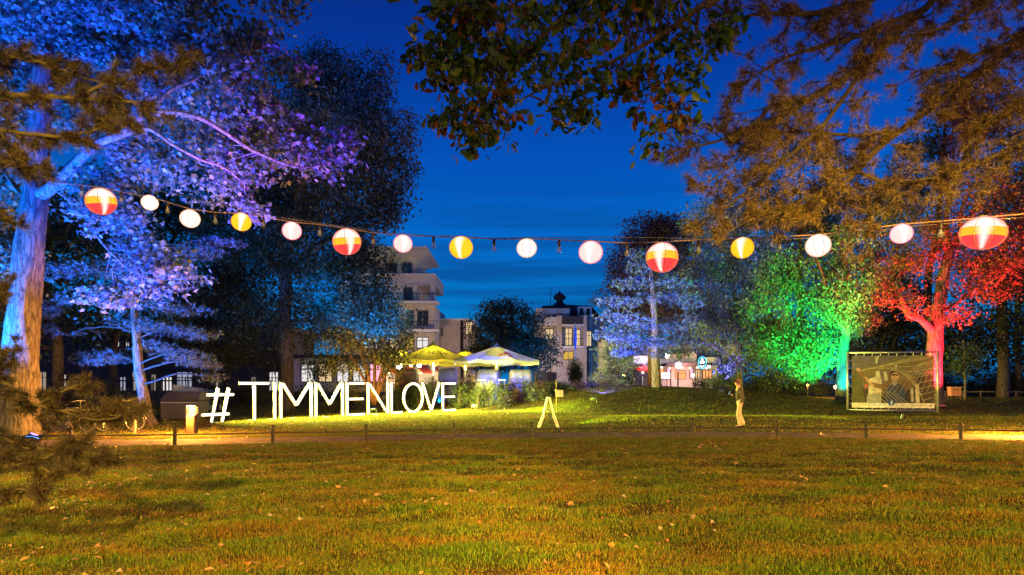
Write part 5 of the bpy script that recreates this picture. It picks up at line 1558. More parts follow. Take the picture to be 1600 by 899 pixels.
# ---- restaurant row in the middle distance
D = 67.0
inv = np.array([RC(1060, 1060, 600, 600, D)[0], D, 1.1])
e = empty('restaurant_building', inv, 'low restaurant with pink lit boards and orange rooms behind the lawn mound', 'building')
rbox('wall', e, inv, RC(1020, 1130, 560, 610, D), D + 2, D + 8, M_wall)
rbox('fascia', e, inv, RC(1046, 1092, 553, 567, D), D + .8, D + 1.1, M_wallp, label='beige sign board over the entrance')
rbox('fascia', e, inv, RC(992, 1020.5, 555.5, 568, D), D + .8, D + 1.1, M_white, label='white board lit lilac')
rbox('fascia', e, inv, RC(1106, 1128, 558, 568, D), D + .8, D + 1.1, M_wall, label='pink lit board at the right')
rbox('canopy', e, inv, RC(1040, 1110, 567.5, 572, D), D - .5, D + 2, M_roof)
rbox('canopy', e, inv, RC(980, 1030, 568.5, 572, D), D - .5, D + 2, M_roof)
window(e, inv, RC(1031, 1045, 574, 594, D), D + 2, M_win_or, 2, 1)
window(e, inv, RC(1047, 1056, 574, 594, D), D + 2, M_pink, 1, 1)
window(e, inv, RC(1062, 1080, 578, 593, D), D + 2, M_win_or, 1, 2, fr=M_wood)
window(e, inv, RC(1085, 1092, 574, 592, D), D + 2, M_pink, 1, 1)
for a in (1046, 1057, 1084): rbox('column', e, inv, RC(a, a + 1.3, 572, 606, D), D - .4, D - .2, M_black)
window(e, inv, RC(1094, 1103, 576, 593, D), D + 2, M_win_warm, 2, 1)  # this and the next two lit windows are added to brighten the front
window(e, inv, RC(1106, 1122, 577, 593, D), D + 2, M_win_or, 3, 1)
window(e, inv, RC(1022, 1029, 576, 594, D), D + 2, M_win_warm, 1, 1)
for k, a in enumerate((1034, 1047, 1066, 1078, 1090, 1104)):      # small lamps added under the canopy to brighten the front
    p_k = PX(a, 574.5 + (k % 2), D - .3)
    b = MB(); b.lathe([(.005, -.09), (.08, -.03), (.08, .04), (.01, .10)], c=tuple(p_k - inv), n=8); b.obj('added_canopy_lamp', M_canopy_glow, e)
add_light('POINT', PX(1072, 576, D - 1.5), (1, .45, .35), 900, e, size=.3)  # added fill light on the facade, no lamp body here
add_light('POINT', PX(1012, 566, D - 1.8), (.75, .6, 1.0), 420, e, size=.3)  # added lilac fill for the white board, without a lamp body
rbox('sign_box', e, inv, RC(1030.5, 1042.5, 583, 592, D), D - 1.2, D - .9, M_sign_w)
D = 74.0
inv = np.array([RC(1078, 1078, 600, 600, D)[0], D, 1.0])
e = empty('villa_building', inv, 'upper villa storey with three warm lit windows above the restaurant boards', 'building')
rbox('wall', e, inv, RC(972, 1150, 538, 610, D), D, D + 8, M_wallp)
rbox('roof', e, inv, RC(968, 1154, 530, 538, D), D - .6, D + 8.6, M_roof)
for a in (1065, 1073, 1080.5): window(e, inv, RC(a, a + 6, 547.5, 557, D), D, M_win_warm, 1, 1)
D = 72.0
inv = np.array([RC(958, 958, 600, 600, D)[0], D, 1.0])
e = empty('white_house', inv, 'white house corner lit blue violet left of the middle pine', 'building')
rbox('wall', e, inv, RC(948, 972, 530, 606, D), D, D + 7, M_wallp)
rbox('roof', e, inv, RC(946, 975, 524, 530, D), D - .5, D + 7.5, M_roof)
window(e, inv, RC(954, 958, 536, 548, D), D, M_win_warm, 1, 1); window(e, inv, RC(961, 966, 534, 549, D), D, M_win_white, 1, 1)

# low red and purple parasols in front of the restaurant


def parasol(px, D, py_top, py_brim, rpx, mat, label, group, pole_mat=M_white, n=8, under=None, power=0, zbase=None, name='parasol', cap=None):
    c = PX(px, 600, D); zb = g(c[0], c[1]) if zbase is None else zbase
    e = empty(name, (c[0], c[1], zb), label, 'parasol', group)
    zt = PX(0, py_top, D)[2] - zb; zr = PX(0, py_brim, D)[2] - zb; r = rpx * D / F
    seg_ = 6
    pl = MB(); pl.tube([(0, 0, 0), (0, 0, zt - .05)], .055, 10); pl.obj('pole', pole_mat, e, smooth=True)
    cn = MB()
    for k in range(n):
        a0 = 2 * math.pi * (k + .5) / n; a1 = 2 * math.pi * (k + 1.5) / n
        vs = []
        for s in range(seg_ + 1):
            t = s / seg_; rr = r * t + .02
            for a in np.linspace(a0, a1, 5):
                w = (a - a0) / (a1 - a0); chord = math.cos(math.pi / n) / math.cos((w - .5) * 2 * math.pi / n)
                z = zt + (zr - zt) * (t ** .96) - .10 * r * math.sin(math.pi * w) * t * .35 - .02 * math.sin(math.pi * t)
                vs.append((rr * chord * math.cos(a), rr * chord * math.sin(a), z))
        fs = []
        for s in range(seg_):
            for q in range(4): fs.append((s * 5 + q, s * 5 + q + 1, s * 5 + 6 + q, s * 5 + 5 + q))
        cn = MB(); cn.add(vs, fs)
        # valance
        vv = vs[-5:]; cn.add([v for v in vv] + [(v[0] * 1.003, v[1] * 1.003, v[2] - .20) for v in vv], [(q, q + 1, q + 6, q + 5) for q in range(4)])
        cn.obj('canopy_panel', mat, e, smooth=True)
        rb = MB(); rb.tube([(.02 * math.cos(a0), .02 * math.sin(a0), zt - .06), (r * math.cos(a0) * .99, r * math.sin(a0) * .99, zr - .05)], .018, 5); rb.tube([(.06 * math.cos(a0), .06 * math.sin(a0), zr - .25 * (zt - zr) - .3), (r * .42 * math.cos(a0), r * .42 * math.sin(a0), zt + (zr - zt) * .42 - .06)], .028, 5)
        rb.tube([(.02 * math.cos(a0), .02 * math.sin(a0), zt + .03), (r * math.cos(a0) * 1.0, r * math.sin(a0) * 1.0, zr + .03)], .016, 4)
        rb.obj('rib', M_rail if cap is None else M_black, e)
    cp = MB(); cp.lathe([(.34, zt - .12), (.18, zt + .03), (.05, zt + .12), (.02, zt + .24)], n=10); cp.obj('finial', cap or mat, e, smooth=True)
    hb = MB(); hb.lathe([(.12, zr - .25 * (zt - zr) - .42), (.14, zr - .25 * (zt - zr) - .22), (.08, zr - .25 * (zt - zr) - .15)], n=10); hb.obj('hub', pole_mat, e)
    if power: add_light('POINT', (c[0], c[1] - .3, zb + zr - .25), under, power, e, size=.15)
    return e, zt, zr, r


def canvasmat(name, c, tr=.45):
    m, t, p, o = mat_base(name)
    tcn = t.nodes.new('ShaderNodeTexCoord'); n1 = t.nodes.new('ShaderNodeTexNoise'); n1.inputs['Scale'].default_value = 1.5; n1.inputs['Detail'].default_value = 5
    t.links.new(tcn.outputs['Object'], n1.inputs['Vector'])
    hs = t.nodes.new('ShaderNodeHueSaturation'); hs.inputs['Color'].default_value = (*c, 1); mr = t.nodes.new('ShaderNodeMapRange'); mr.inputs['To Min'].default_value = .75; mr.inputs['To Max'].default_value = 1.2
    t.links.new(n1.outputs['Fac'], mr.inputs['Value']); t.links.new(mr.outputs[0], hs.inputs['Value']); t.links.new(hs.outputs[0], p.inputs['Base Color']); p.inputs['Roughness'].default_value = .8
    tr_ = t.nodes.new('ShaderNodeBsdfTranslucent'); t.links.new(hs.outputs[0], tr_.inputs[0]); x = t.nodes.new('ShaderNodeMixShader'); x.inputs[0].default_value = tr
    t.links.new(p.outputs[0], x.inputs[1]); t.links.new(tr_.outputs[0], x.inputs[2]); t.links.new(x.outputs[0], o.inputs['Surface'])
    return m


M_can_y = canvasmat('parasol_cloth_yellow', (.78, .74, .10)); M_can_w = canvasmat('parasol_cloth_white', (.78, .77, .62))
M_can_r = canvasmat('parasol_cloth_red', (.6, .05, .05)); M_can_p = canvasmat('parasol_cloth_purple', (.12, .05, .16))
UY = (1.0, .80, .12)
GP = 'big parasols over the terrace'
p1, zt, zr, r1 = parasol(677, 46, 538, 563, 64, M_can_y, 'large yellow glowing parasol with faint lettering behind the letters OVE', GP, pole_mat=M_white, under=UY, power=300)
p3, zt3, zr3, r3 = parasol(776, 45, 540.5, 564, 70, M_can_w, 'large white parasol with a red lobster print and blue finial', GP, under=UY, power=80, cap=plain('finial_blue', (.05, .1, .8)))
p2, *_ = parasol(727, 52, 548, 567, 52, M_can_y, 'yellow parasol standing behind and between the two large ones', GP, under=UY, power=260)
p4, *_ = parasol(627, 54, 546, 564, 38, M_can_y, 'smaller yellow parasol half hidden by the tree at the left', GP, under=UY, power=260)
parasol(990, 60, 577.5, 585.5, 17, M_can_p, 'low dark purple parasol left of the bare pine trunk', 'small parasols by the restaurant')
parasol(968, 64, 573, 579, 14, M_can_r, 'small red parasol at the edge of the blue shrubs', 'small parasols by the restaurant')
parasol(1004, 65, 571, 577, 14, M_can_r, 'small red parasol touching the bare pine trunk', 'small parasols by the restaurant', under=(1, .3, .3), power=120)

# lettering and lobster printed on the canopies: thin prints lying on the front panels


def on_canopy(par, zt, zr, r, pts, mat, name, lift=.03):
    """pts: u across (-1..1 of the panel width), t from apex 0 to brim 1 on the front face"""
    b = MB(); vs = []
    for u, t in pts:
        a = -math.pi / 2
        x = u * r * .9; y = -r * t * .924 * 1.0
        rr = math.hypot(x, y); ang = math.atan2(y, x)
        k = ((ang - math.pi / 8) % (math.pi / 4)) - math.pi / 8
        tt = rr * math.cos(k) / (r * math.cos(math.pi / 8))
        vs.append((x, y, zt + (zr - zt) * tt + lift + .02))
    b.add(vs, [tuple(range(len(vs)))])
    b.obj(name, mat, par)


M_ink = plain('print_rust', (.35, .10, .03), .8); M_lob = plain('print_red', (.75, .02, .02), .8)
strokes5 = {'G': [((.9, .85), (.5, 1), (.1, .75), (.1, .25), (.5, 0), (.9, .2), (.9, .5), (.55, .5))], 'O': [((.5, 1), (.1, .7), (.1, .3), (.5, 0), (.9, .3), (.9, .7), (.5, 1))], 'S': [((.85, .85), (.5, 1), (.15, .8), (.5, .52), (.85, .25), (.5, 0), (.12, .15))],
            'C': [((.9, .85), (.5, 1), (.1, .7), (.1, .3), (.5, 0), (.9, .15))], 'H': [((.1, 1), (.1, 0)), ((.9, 1), (.9, 0)), ((.1, .5), (.9, .5))]}
for i, ch in enumerate('GOSCH'):
    for st_ in strokes5[ch]:
        for (a, c) in zip(st_[:-1], st_[1:]):
            fx = lambda q: (-.06 + i * .105 + q[0] * .085, .74 - q[1] * .22)
            A, B = np.array(fx(a)), np.array(fx(c)); d = B - A; d /= np.linalg.norm(d) + 1e-9; nn_ = np.array([-d[1], d[0]]) * .010
            on_canopy(p1, zt, zr, r1, [A - nn_, B - nn_, B + nn_, A + nn_], M_ink, 'print')


def ell(cx, cy, rx, ry, n=12, rot=0):
    return [(cx + rx * math.cos(2 * math.pi * k / n) * math.cos(rot) - ry * math.sin(2 * math.pi * k / n) * math.sin(rot), cy + rx * math.cos(2 * math.pi * k / n) * math.sin(rot) + ry * math.sin(2 * math.pi * k / n) * math.cos(rot)) for k in range(n)]


for el in (ell(.26, .62, .075, .085), ell(.35, .80, .06, .07, rot=.3), ell(.11, .74, .045, .07, rot=.5), ell(.33, .56, .03, .03), ell(.17, .60, .03, .02), ell(.20, .74, .05, .02), ell(.38, .66, .05, .02, rot=.6)):
    on_canopy(p3, zt3, zr3, r3, el, M_lob, 'lobster_print')

globe_lamp(1042, 556, 62, .20, M_lamp_w, 'very bright white lamp beside the bare pine trunk', (.95, .95, 1), 700, name='bright_lamp')
globe_lamp(1060, 571, 60, .30, M_sign_cy and emis('globe_cyan', (.55, .9, 1.0), 3.5), 'round white blue lamp between the bright lamp and the oval emblem', (.3, .7, 1), 500, name='round_lamp')
globe_lamp(1083, 587, 56, .11, emis('lamp_yellowish', (1, .9, .5), 60), 'small yellow lamp low in front of the restaurant', (1, .85, .4), 500, name='low_lamp')
globe_lamp(975, 587, 55, .12, M_lamp_or, 'small orange lamp at the edge of the violet shrubs', (1, .4, .05), 350, name='low_lamp')
globe_lamp(1262, 602, 47, .07, M_lamp_or, 'small orange lamp left of the orange lit bush', (1, .42, .06), 350, name='low_lamp')
globe_lamp(1306, 605, 45, .12, emis('lamp_amber', (1, .62, .15), 50), 'amber lamp between the orange lit bush and the cyan trunk', (1, .5, .08), 900, name='low_lamp')
globe_lamp(1108, 573, 60, .10, M_lamp_w, 'small white lamp right of the oval emblem', None, 0, name='low_lamp')
# oval emblem sign: dark oval, cyan ring, white figure
p = PX(1097, 567, 55); gz = g(p[0], p[1]) - p[2]
e = empty('emblem_sign', p, 'oval dark sign with glowing cyan ring and white emblem on a post', 'sign')
b = MB(); b.poly([(.34 * math.cos(t), .52 * math.sin(t)) for t in np.linspace(0, 2 * math.pi, 25)[:-1]], -.03, .05); b.obj('plate', plain('sign_navy', (.01, .02, .08), .4), e)
b = MB(); b.tube([(.335 * math.cos(t), -.05, .515 * math.sin(t)) for t in np.linspace(0, 2 * math.pi, 33)], .028, 6, cap=False); b.obj('ring', M_sign_cy, e)
b = MB()
b.poly([(0, .42), (.10, .34), (.08, .22), (.24, .05), (.20, -.02), (.10, -.12), (0, -.02), (-.10, -.12), (-.20, -.02), (-.24, .05), (-.08, .22), (-.10, .34)][::-1], -.045, -.034)
b.poly([(-.22, -.18), (-.10, -.36), (0, -.44), (.10, -.36), (.22, -.18), (0, -.30)], -.045, -.034)
b.obj('emblem', M_sign_w, e)
b = MB(); b.tube([(0, .08, gz), (0, .08, .4)], .04, 6); b.obj('post', M_black, e)

# ---- covered beach chairs on the terrace


def beach_chair(px, D, py_top, wpx, mat, label, rz=0.0, seed=0):
    c = PX(px, 600, D); zb = g(c[0], c[1])
    e = empty('covered_beach_chair', (c[0], c[1], zb), label, 'covered chair', 'covered beach chairs on the terrace', rz=rz)
    h = PX(0, py_top, D)[2] - zb; w = wpx * D / F
    # side outline of the draped hood, then swept across the width with sagging folds
    side = [(-.52, 0), (-.55, .35), (-.50, .55), (-.62, .72), (-.50, .93), (-.20, 1.0), (.25, .99), (.48, .90), (.55, .6), (.56, .25), (.55, 0)]
    nx = 15; vs = []; rr = np.random.RandomState(seed + 3)
    ph = rr.uniform(0, 6, 4)
    for i in range(nx):
        u = i / (nx - 1); k = abs(2 * u - 1); sq = 1 - .10 * k ** 6
        for j, (y, z) in enumerate(side):
            fold = .022 * math.sin(u * 19 + ph[0] + 2.5 * z) + .016 * math.sin(u * 33 + ph[1] - 4 * z)
            zz = z * h * (1 - .07 * k ** 4 * (z > .8)) - (.04 * math.sin(math.pi * u) if z > .85 else 0)
            vs.append(((u - .5) * w * (1 - .10 * z * (k > .9)), y * .95 * sq + fold * (1 if z < .9 else .3), zz + (.02 * math.sin(u * 23 + ph[2]) if z == 0 else 0) + .03))
    m = len(side)
    fs = [(i * m + j, (i + 1) * m + j, (i + 1) * m + j + 1, i * m + j + 1) for i in range(nx - 1) for j in range(m - 1)]
    fs += [tuple(range(m)), tuple(range((nx - 1) * m + m - 1, (nx - 1) * m - 1, -1))]
    b = MB(); b.add(vs, fs); b.obj('cover', mat, e, smooth=True)
    b = MB(); zz = .42 * h; b.tube([(-w * .5, -.55, zz), (0, -.585, zz - .04), (w * .5, -.55, zz)], .012, 5); b.obj('strap', M_black, e)
    b = MB(); b.box((0, 0, .02), (w * .9, .9, .05)); b.obj('base', M_wood, e)
    return e


beach_chair(636, 43, 576.5, 35, M_coverd, 'brown covered beach chair, leftmost, behind the letter O', -.1, 1)
beach_chair(699, 43.5, 575.5, 31, M_cover, 'blue grey covered beach chair right of the brown one', .15, 2)
beach_chair(764, 44, 577, 36, M_cover, 'bright blue and violet lit covered beach chair under the white parasol', -.2, 3)
beach_chair(813, 44.5, 577.5, 34, M_cover, 'violet lit covered beach chair with deep folds right of the white parasol pole', .25, 4)
beach_chair(845, 48, 580, 18, M_cover, 'narrow violet striped cover next to the round tree', .2, 5)
beach_chair(862, 50, 581.5, 17, M_coverd, 'dark covered beach chair furthest right before the lit door', -.1, 6)
e = None
# low table tops catching cyan light
for px, w, lb in ((751, 20, 'small low table with cyan lit top left of the violet cover'), (784, 12, 'small low table with cyan lit top between two violet covers')):
    c = PX(px, 600, 42.5); zb = g(c[0], c[1]); zt_ = PX(0, 594, 42.5)[2] - zb
    t = empty('low_table', (c[0], c[1], zb), lb, 'table', 'low tables on the terrace')
    b = MB(); b.box((0, 0, zt_), (w * .0425, .5, .04), bev=.01); b.obj('table_top', M_white, t)
    for sx in (-1, 1):
        b = MB(); b.tube([(sx * w * .015, 0, 0), (sx * w * .015, 0, zt_ - .02)], .02, 6); b.obj('leg', M_steel, t)

# ================================================================ shrubs


def shrub(name, label, px, D, py_top, rpx, mat, leaf=.10, cov=2.2, group=None, kind='quad', dep=None, flat=1.0, grass=False, cat='shrub', gap=-.3):
    c = PX(px, 600, D); zb = g(c[0], c[1]); zt_ = PX(0, py_top, D)[2]
    rx = rpx * D / F; rz_ = (zt_ - zb) / 2 * 1.02
    e = empty(name, (c[0], c[1], zb), label, cat, group)
    st = MB()
    for k in range(9):
        a = R.uniform(0, 6.28); q = R.uniform(.2, .75)
        st.tube([(0, 0, 0), (rx * q * .4 * math.cos(a), rx * q * .4 * math.sin(a), rz_ * .7), (rx * q * math.cos(a), rx * q * math.sin(a), rz_ * 1.5)], [.03, .02, .006], 5, cap=False)
    st.obj('stems', M_twig, e, kind='stuff')
    if grass:
        n = int(900 * rx); a = R.uniform(0, 6.28, n); q = R.uniform(0, .6, n) * rx
        bs = np.stack([q * np.cos(a), q * np.sin(a), np.zeros(n)], -1); tip = bs + np.stack([rx * .8 * np.cos(a) * R.uniform(.3, 1, n), rx * .8 * np.sin(a) * R.uniform(.3, 1, n), 2 * rz_ * R.uniform(.7, 1.1, n)], -1)
        sd = R.normal(0, .018, (n, 3)); v = np.stack([bs - sd, bs + sd, tip], 1).reshape(-1, 3)
        place('grass_blades', np_mesh('grass_blades', v, np.arange(len(v)), np.full(n, 3), False, [mat]), e, kind='stuff')
        return e
    bl = [(np.array([0, 0, rz_]), np.array([rx * .85, (dep or rx * .7), rz_]))]
    for k in range(3):
        bl.append((np.array([R.uniform(-.5, .5) * rx, R.uniform(-.3, .3) * rx, rz_ * R.uniform(.5, 1.1)]), np.array([rx * .55, rx * .5, rz_ * .6])))
    C, P = crown_points(bl, leaf, cov, None, gap, 2.5 / max(rx, .5), 7)
    P[:, 2] = np.maximum(P[:, 2], .02)
    sz = leaf * R.uniform(.6, 1.3, len(P)); v, f = quads_arrays(P, sz, rots(len(P), .1, .4))
    place('foliage', np_mesh('foliage', v, f, np.full(len(f) // 3, 3), False, [mat]), e, kind='stuff')
    return e


hs_lab = ['at the far left below the small tree', 'below the brown covered chair', 'behind the letter V', 'right of the last letter E', 'below the parasol pole', 'under the cyan lit table', 'below the violet cover, lit violet',
          'between the two violet covers', 'below the folded violet cover', 'below the narrow striped cover', 'below the dark cover', 'in front of the lit door', 'left of the topiary', 'in front of the topiary', 'right of the topiary', 'left of the blue feathery shrub', 'in front of the blue feathery shrub', 'at the right end of the hedge row']
mats_ = [M_leaf_dark, M_leaf_copper, M_leaf_mid, M_leaf_dark, M_leaf_copper]
for i, lb in enumerate(hs_lab):
    px = 612 + i * 21
    gr = i in (3, 7, 12, 15)
    D = 41.0 + .6 * math.sin(i * 2.2) + (1.5 if px > 850 else 0)
    shrub('hedge_shrub', ('feathery grass clump ' if gr else 'dark low shrub ') + lb, px, D, 596 - 4 * abs(math.sin(i * 1.7)) + (3 if px > 860 else 0), 15 + 3 * math.sin(i * 3.1), M_leaf_silver if gr else mats_[i % 5], .09, 2.4, 'shrubs edging the terrace', grass=gr)
    if not gr and i not in (3, 4, 5): shrub('hedge_shrub', 'small shrub at the foot of the bed ' + lb, px + 9, D - 1.0, 605 + 3 * math.sin(i), 12, mats_[(i + 2) % 5], .08, 2.4, 'shrubs edging the terrace')
M_leaf_blue = leafmat('leaf_bluegreen', (.09, .13, .11), (.15, .19, .16), None, .3)
shrub('feathery_shrub', 'large feathery blue green shrub left of the middle pine', 955, 45, 520, 30, M_leaf_blue, .13, 1.6)
shrub('feathery_shrub', 'lower bluish shrub with purple edge beside the large feathery one', 985, 44, 556, 24, M_leaf_blue, .11, 1.6)
shrub('feathery_shrub', 'purple lit loose shrub in front of the feathery ones', 950, 43.5, 574, 30, M_leaf_silver, .11, 1.4)
shrub('topiary', 'clipped egg shaped evergreen in front of the flagpole', 898.5, 50, 560, 12.5, M_leaf_dark, .07, 5, cat='topiary', gap=-2)
for i, (px, D, top, r_, m, lb) in enumerate([(1118, 45, 585, 20, M_leaf_blue, 'pale flowering shrub right of the oval emblem'), (1150, 42, 588, 20, M_leaf_dark, 'dark shrub behind the standing person'), (1185, 42.5, 580, 24, M_leaf_dark, 'dark shrub right of the standing person'),
                                         (1215, 41.5, 577, 25, M_leaf_dark, 'tall dark shrub under the hanging green boughs'), (1244, 42, 584, 22, M_leaf_dark, 'dark shrub left of the orange lit bush'), (1284, 49, 579, 28, M_leaf_mid, 'round bush lit orange by two lamps beside the cyan trunk'),
                                         (1370, 50, 570, 40, M_leaf_dark, 'dark wide shrub behind the banner'), (1430, 52, 565, 40, M_leaf_dark, 'dark wide shrub behind the red trunk'), (1545, 54, 575, 45, M_leaf_dark, 'dark wide shrub behind the tall rough trunk'),
                                         (1100, 47, 591, 18, M_leaf_dark, 'low dark shrub below the oval emblem'), (1600, 52, 560, 40, M_leaf_dark, 'dark shrub at the right edge'), (1480, 55, 575, 40, M_leaf_dark, 'dark shrub behind the red box')]):
    shrub('shrub', lb, px, D, top, r_, m, .11, 2.3, 'shrubs around the lawn')
for i, (px, D, top, r_, m, lb) in enumerate([(20, 27, 585, 30, M_leaf_dark, 'dark shrub behind the maple trunk at the left edge'), (110, 30, 580, 40, M_leaf_dark, 'dark shrub behind the left bicycle'), (165, 36, 590, 30, M_leaf_mid, 'shrub with yellow leaves behind the bicycles'),
                                         (400, 44, 590, 45, M_leaf_dark, 'dark shrub behind the letters T and I'), (480, 42, 595, 35, M_leaf_dark, 'dark shrub behind the two letters M'), (550, 42, 597, 30, M_leaf_dark, 'dark shrub behind the first letter E'), (340, 40, 596, 30, M_leaf_dark, 'dark shrub behind the hash sign')]):
    shrub('shrub', lb, px, D, top, r_, m, .11, 2.3, 'shrubs around the lawn')

# ---- far left: lit building and garden fence
D = 60.0
inv = np.array([RC(230, 230, 600, 600, D)[0], D, 0.0])
e = empty('long_building', inv, 'long low building with white lit windows seen through the trees at left', 'building')
rbox('wall', e, inv, RC(20, 450, 520, 640, D), D, D + 8, M_roof)
rbox('roof', e, inv, RC(14, 456, 510, 520, D), D - .7, D + 8.5, M_roof)
for k, (a, w_) in enumerate(((40, 10), (150, 7), (172, 16), (196, 7), (318, 9), (400, 12))):
    window(e, inv, RC(a, a + w_, 533, 543, D), D, M_win_white if k in (1, 2, 3) else M_glassd, 2, 1)
for k, (a, w_) in enumerate(((60, 14), (96, 9), (186, 12), (206, 22), (236, 9), (252, 18), (276, 26), (330, 14), (392, 9), (420, 16))):
    window(e, inv, RC(a, a + w_, 580 + (k % 3) * 4, 612, D), D, [M_win_dim, M_win_white, M_win_dimw, M_win_dim][k % 4], 3 if w_ > 15 else 2, 2)
D = 43.0
A0, A1 = PX(90, 600, D), PX(372, 600, D)
base = np.array([(A0[0] + A1[0]) / 2, D, 0.0])
e = empty('garden_fence', base, 'dark picket fence before the lit windows behind the left pine', 'fence')
zt_ = PX(0, 589, D)[2]
n = 56; pk = MB(); pk.box((0, 0, zt_ / 2), (.05, .03, zt_)); pk_me = pk.mesh('picket', M_black)
for k in range(n):
    x = A0[0] + (A1[0] - A0[0]) * k / (n - 1)
    place('picket', pk_me, e, loc=(x - base[0], 0, 0))
for z in (.35, zt_ - .25):
    b = MB(); b.box((0, .035, z), (A1[0] - A0[0], .03, .06)); b.obj('rail', M_black, e)
D = 40.0
A0 = PX(272, 612, D)
e = empty('garden_wall', (A0[0] + 1.4, D, 0), 'low white wall with sloping top behind the dark box', 'wall')
b = MB(); b.poly([(-1.5, 0), (1.5, 0), (1.5, 1.15), (-1.5, 1.55)], 0, .3); b.obj('wall', M_white, e)

# ---- low fence at the right behind the red box
D = 47.0
e = empty('low_fence', (PX(1560, 600, D)[0], D, g(PX(1560, 600, D)[0], D)), 'low dark rail fence behind the red box at the right', 'fence')
for k in range(7):
    x = (k - 3) * 1.3; b = MB(); b.box((x, 0, .25), (.08, .08, .5)); b.obj('post', M_wood, e)
b = MB(); b.box((0, -.05, .42), (8.2, .03, .07)); b.obj('rail', M_wood, e)

# ================================================================ things on the lawn
# photo banner in its tubular frame
PA, PB = PX(1324.5, 600, 34.6), PX(1465.5, 600, 33.6)
wv_ = PB - PA; wlen = math.hypot(wv_[0], wv_[1]); rzb = math.atan2(wv_[1], wv_[0])
zb = .10
e = empty('photo_banner', (PA[0], PA[1], zb), 'large framed photo banner of a man in sunglasses behind a net', 'banner', rz=rzb)
H0 = EYE - .041 * 34.4 - zb; H1 = H0 + 3.12
for x in (0, wlen):
    b = MB(); b.tube([(x, 0, H0 - .12), (x, 0, H1)], .058, 10); b.obj('frame_post', M_steel, e, smooth=True)
    b = MB(); b.tube([(x, .03, -.3), (x, .03, H0 - .11)], .04, 8); b.box((x, .5, -.02), (.10, 1.1, .06)); b.obj('foot', M_black, e)
for z in (H0, H1 - .04):
    b = MB(); b.tube([(.055, 0, z), (wlen - .055, 0, z)], .05, 10); b.obj('frame_bar', M_steel, e, smooth=True)
bx0, bx1, bz0, bz1 = .20, wlen - .18, H0 + .13, H1 - .20


def banmat(name, c, tr=.14):
    m = plain(name, c, .7, bump=0, var=.35, scale=5)
    t = m.node_tree; p = t.nodes['Principled BSDF']; o = t.nodes['Material Output']
    tp_ = t.nodes.new('ShaderNodeBsdfTransparent'); x = t.nodes.new('ShaderNodeMixShader'); x.inputs[0].default_value = 1 - tr
    t.links.new(tp_.outputs[0], x.inputs[1]); t.links.new(p.outputs[0], x.inputs[2]); t.links.new(x.outputs[0], o.inputs['Surface'])
    return m


cols = [('sky', (.13, .11, .12)), ('ochre', (.16, .12, .06)), ('dark', (.05, .035, .03)), ('olive', (.09, .09, .035)), ('shirt', (.035, .05, .12)), ('skin', (.42, .25, .15)), ('pale', (.42, .37, .32)), ('brown', (.15, .085, .05)), ('net', (.38, .30, .17)), ('strip', (.62, .56, .54)), ('logo', (.03, .08, .35)), ('white', (.8, .8, .8)), ('red', (.4, .08, .05)), ('black', (.012, .012, .014)), ('stripb', (.45, .50, .62)), ('grey', (.25, .24, .26))]
BM = {k: (i, banmat('banner_print_' + k, c, .16 if k in ('sky', 'ochre', 'dark', 'olive') else .0)) for i, (k, c) in enumerate(cols)}
pr = MB(); lay = [0]


def UV(X, Y):
    return bx0 + (X - 150) / 1100.0 * (bx1 - bx0), bz1 - (Y - 115) / 705.0 * (bz1 - bz0)


def shp(key, pts, l):
    q = [UV(*p) for p in pts]
    ar = sum(q[i][0] * q[(i + 1) % len(q)][1] - q[(i + 1) % len(q)][0] * q[i][1] for i in range(len(q)))
    if ar < 0: q = q[::-1]
    y = -.002 * l
    pr.add([(p[0], y, p[1]) for p in q], [tuple(range(len(q)))], BM[key][0])


def lin(key, a, b_, w, l):
    a = np.array(a, float); b_ = np.array(b_, float); d = b_ - a; d /= np.linalg.norm(d) + 1e-9; n_ = np.array([-d[1], d[0]]) * w / 2
    shp(key, [a - n_, b_ - n_, b_ + n_, a + n_], l)


shp('sky', [(150, 115), (1250, 115), (1250, 770), (150, 770)], 0)
shp('ochre', [(150, 340), (250, 300), (420, 265), (620, 200), (900, 130), (1060, 115), (1250, 140), (1250, 330), (900, 340), (700, 300), (560, 330), (400, 400), (250, 520), (150, 560)], 1)
shp('dark', [(150, 620), (300, 560), (560, 600), (800, 470), (900, 400), (1250, 350), (1250, 770), (150, 770)], 2)
shp('olive', [(170, 340), (240, 300), (290, 420), (300, 560), (340, 770), (150, 770), (150, 420)], 3)
shp('brown', [(560, 330), (700, 330), (860, 360), (1000, 400), (960, 560), (820, 600), (600, 560)], 3)
for q in ([(385, 430), (470, 400), (560, 430), (545, 750), (370, 750)], [(480, 330), (520, 310), (545, 400), (500, 470), (470, 420)], [(580, 340), (620, 330), (640, 440), (600, 470)], [(940, 560), (975, 545), (985, 740), (950, 740)], [(1000, 510), (1050, 500), (1062, 750), (1010, 750)], [(470, 200), (485, 240), (505, 190), (520, 115), (505, 115), (490, 160), (480, 115), (468, 115)], [(735, 240), (765, 235), (760, 300), (730, 300)]):
    shp('pale', q, 4)
shp('grey', [(360, 640), (540, 620), (560, 760), (350, 760)], 5); shp('red', [(320, 505), (360, 500), (370, 545), (330, 555)], 5)
shp('brown', [(205, 290), (240, 275), (285, 320), (330, 400), (420, 475), (640, 520), (640, 580), (480, 550), (340, 480), (260, 390)], 6)
shp('skin', [(205, 295), (235, 275), (265, 290), (250, 320), (225, 325)], 7); shp('skin', [(320, 400), (350, 405), (420, 480), (470, 520), (420, 520), (360, 470)], 7)
shp('shirt', [(640, 520), (690, 480), (780, 490), (850, 530), (880, 640), (860, 768), (600, 768), (610, 620)], 8)
shp('grey', [(690, 470), (770, 470), (760, 510), (720, 520), (690, 495)], 9)
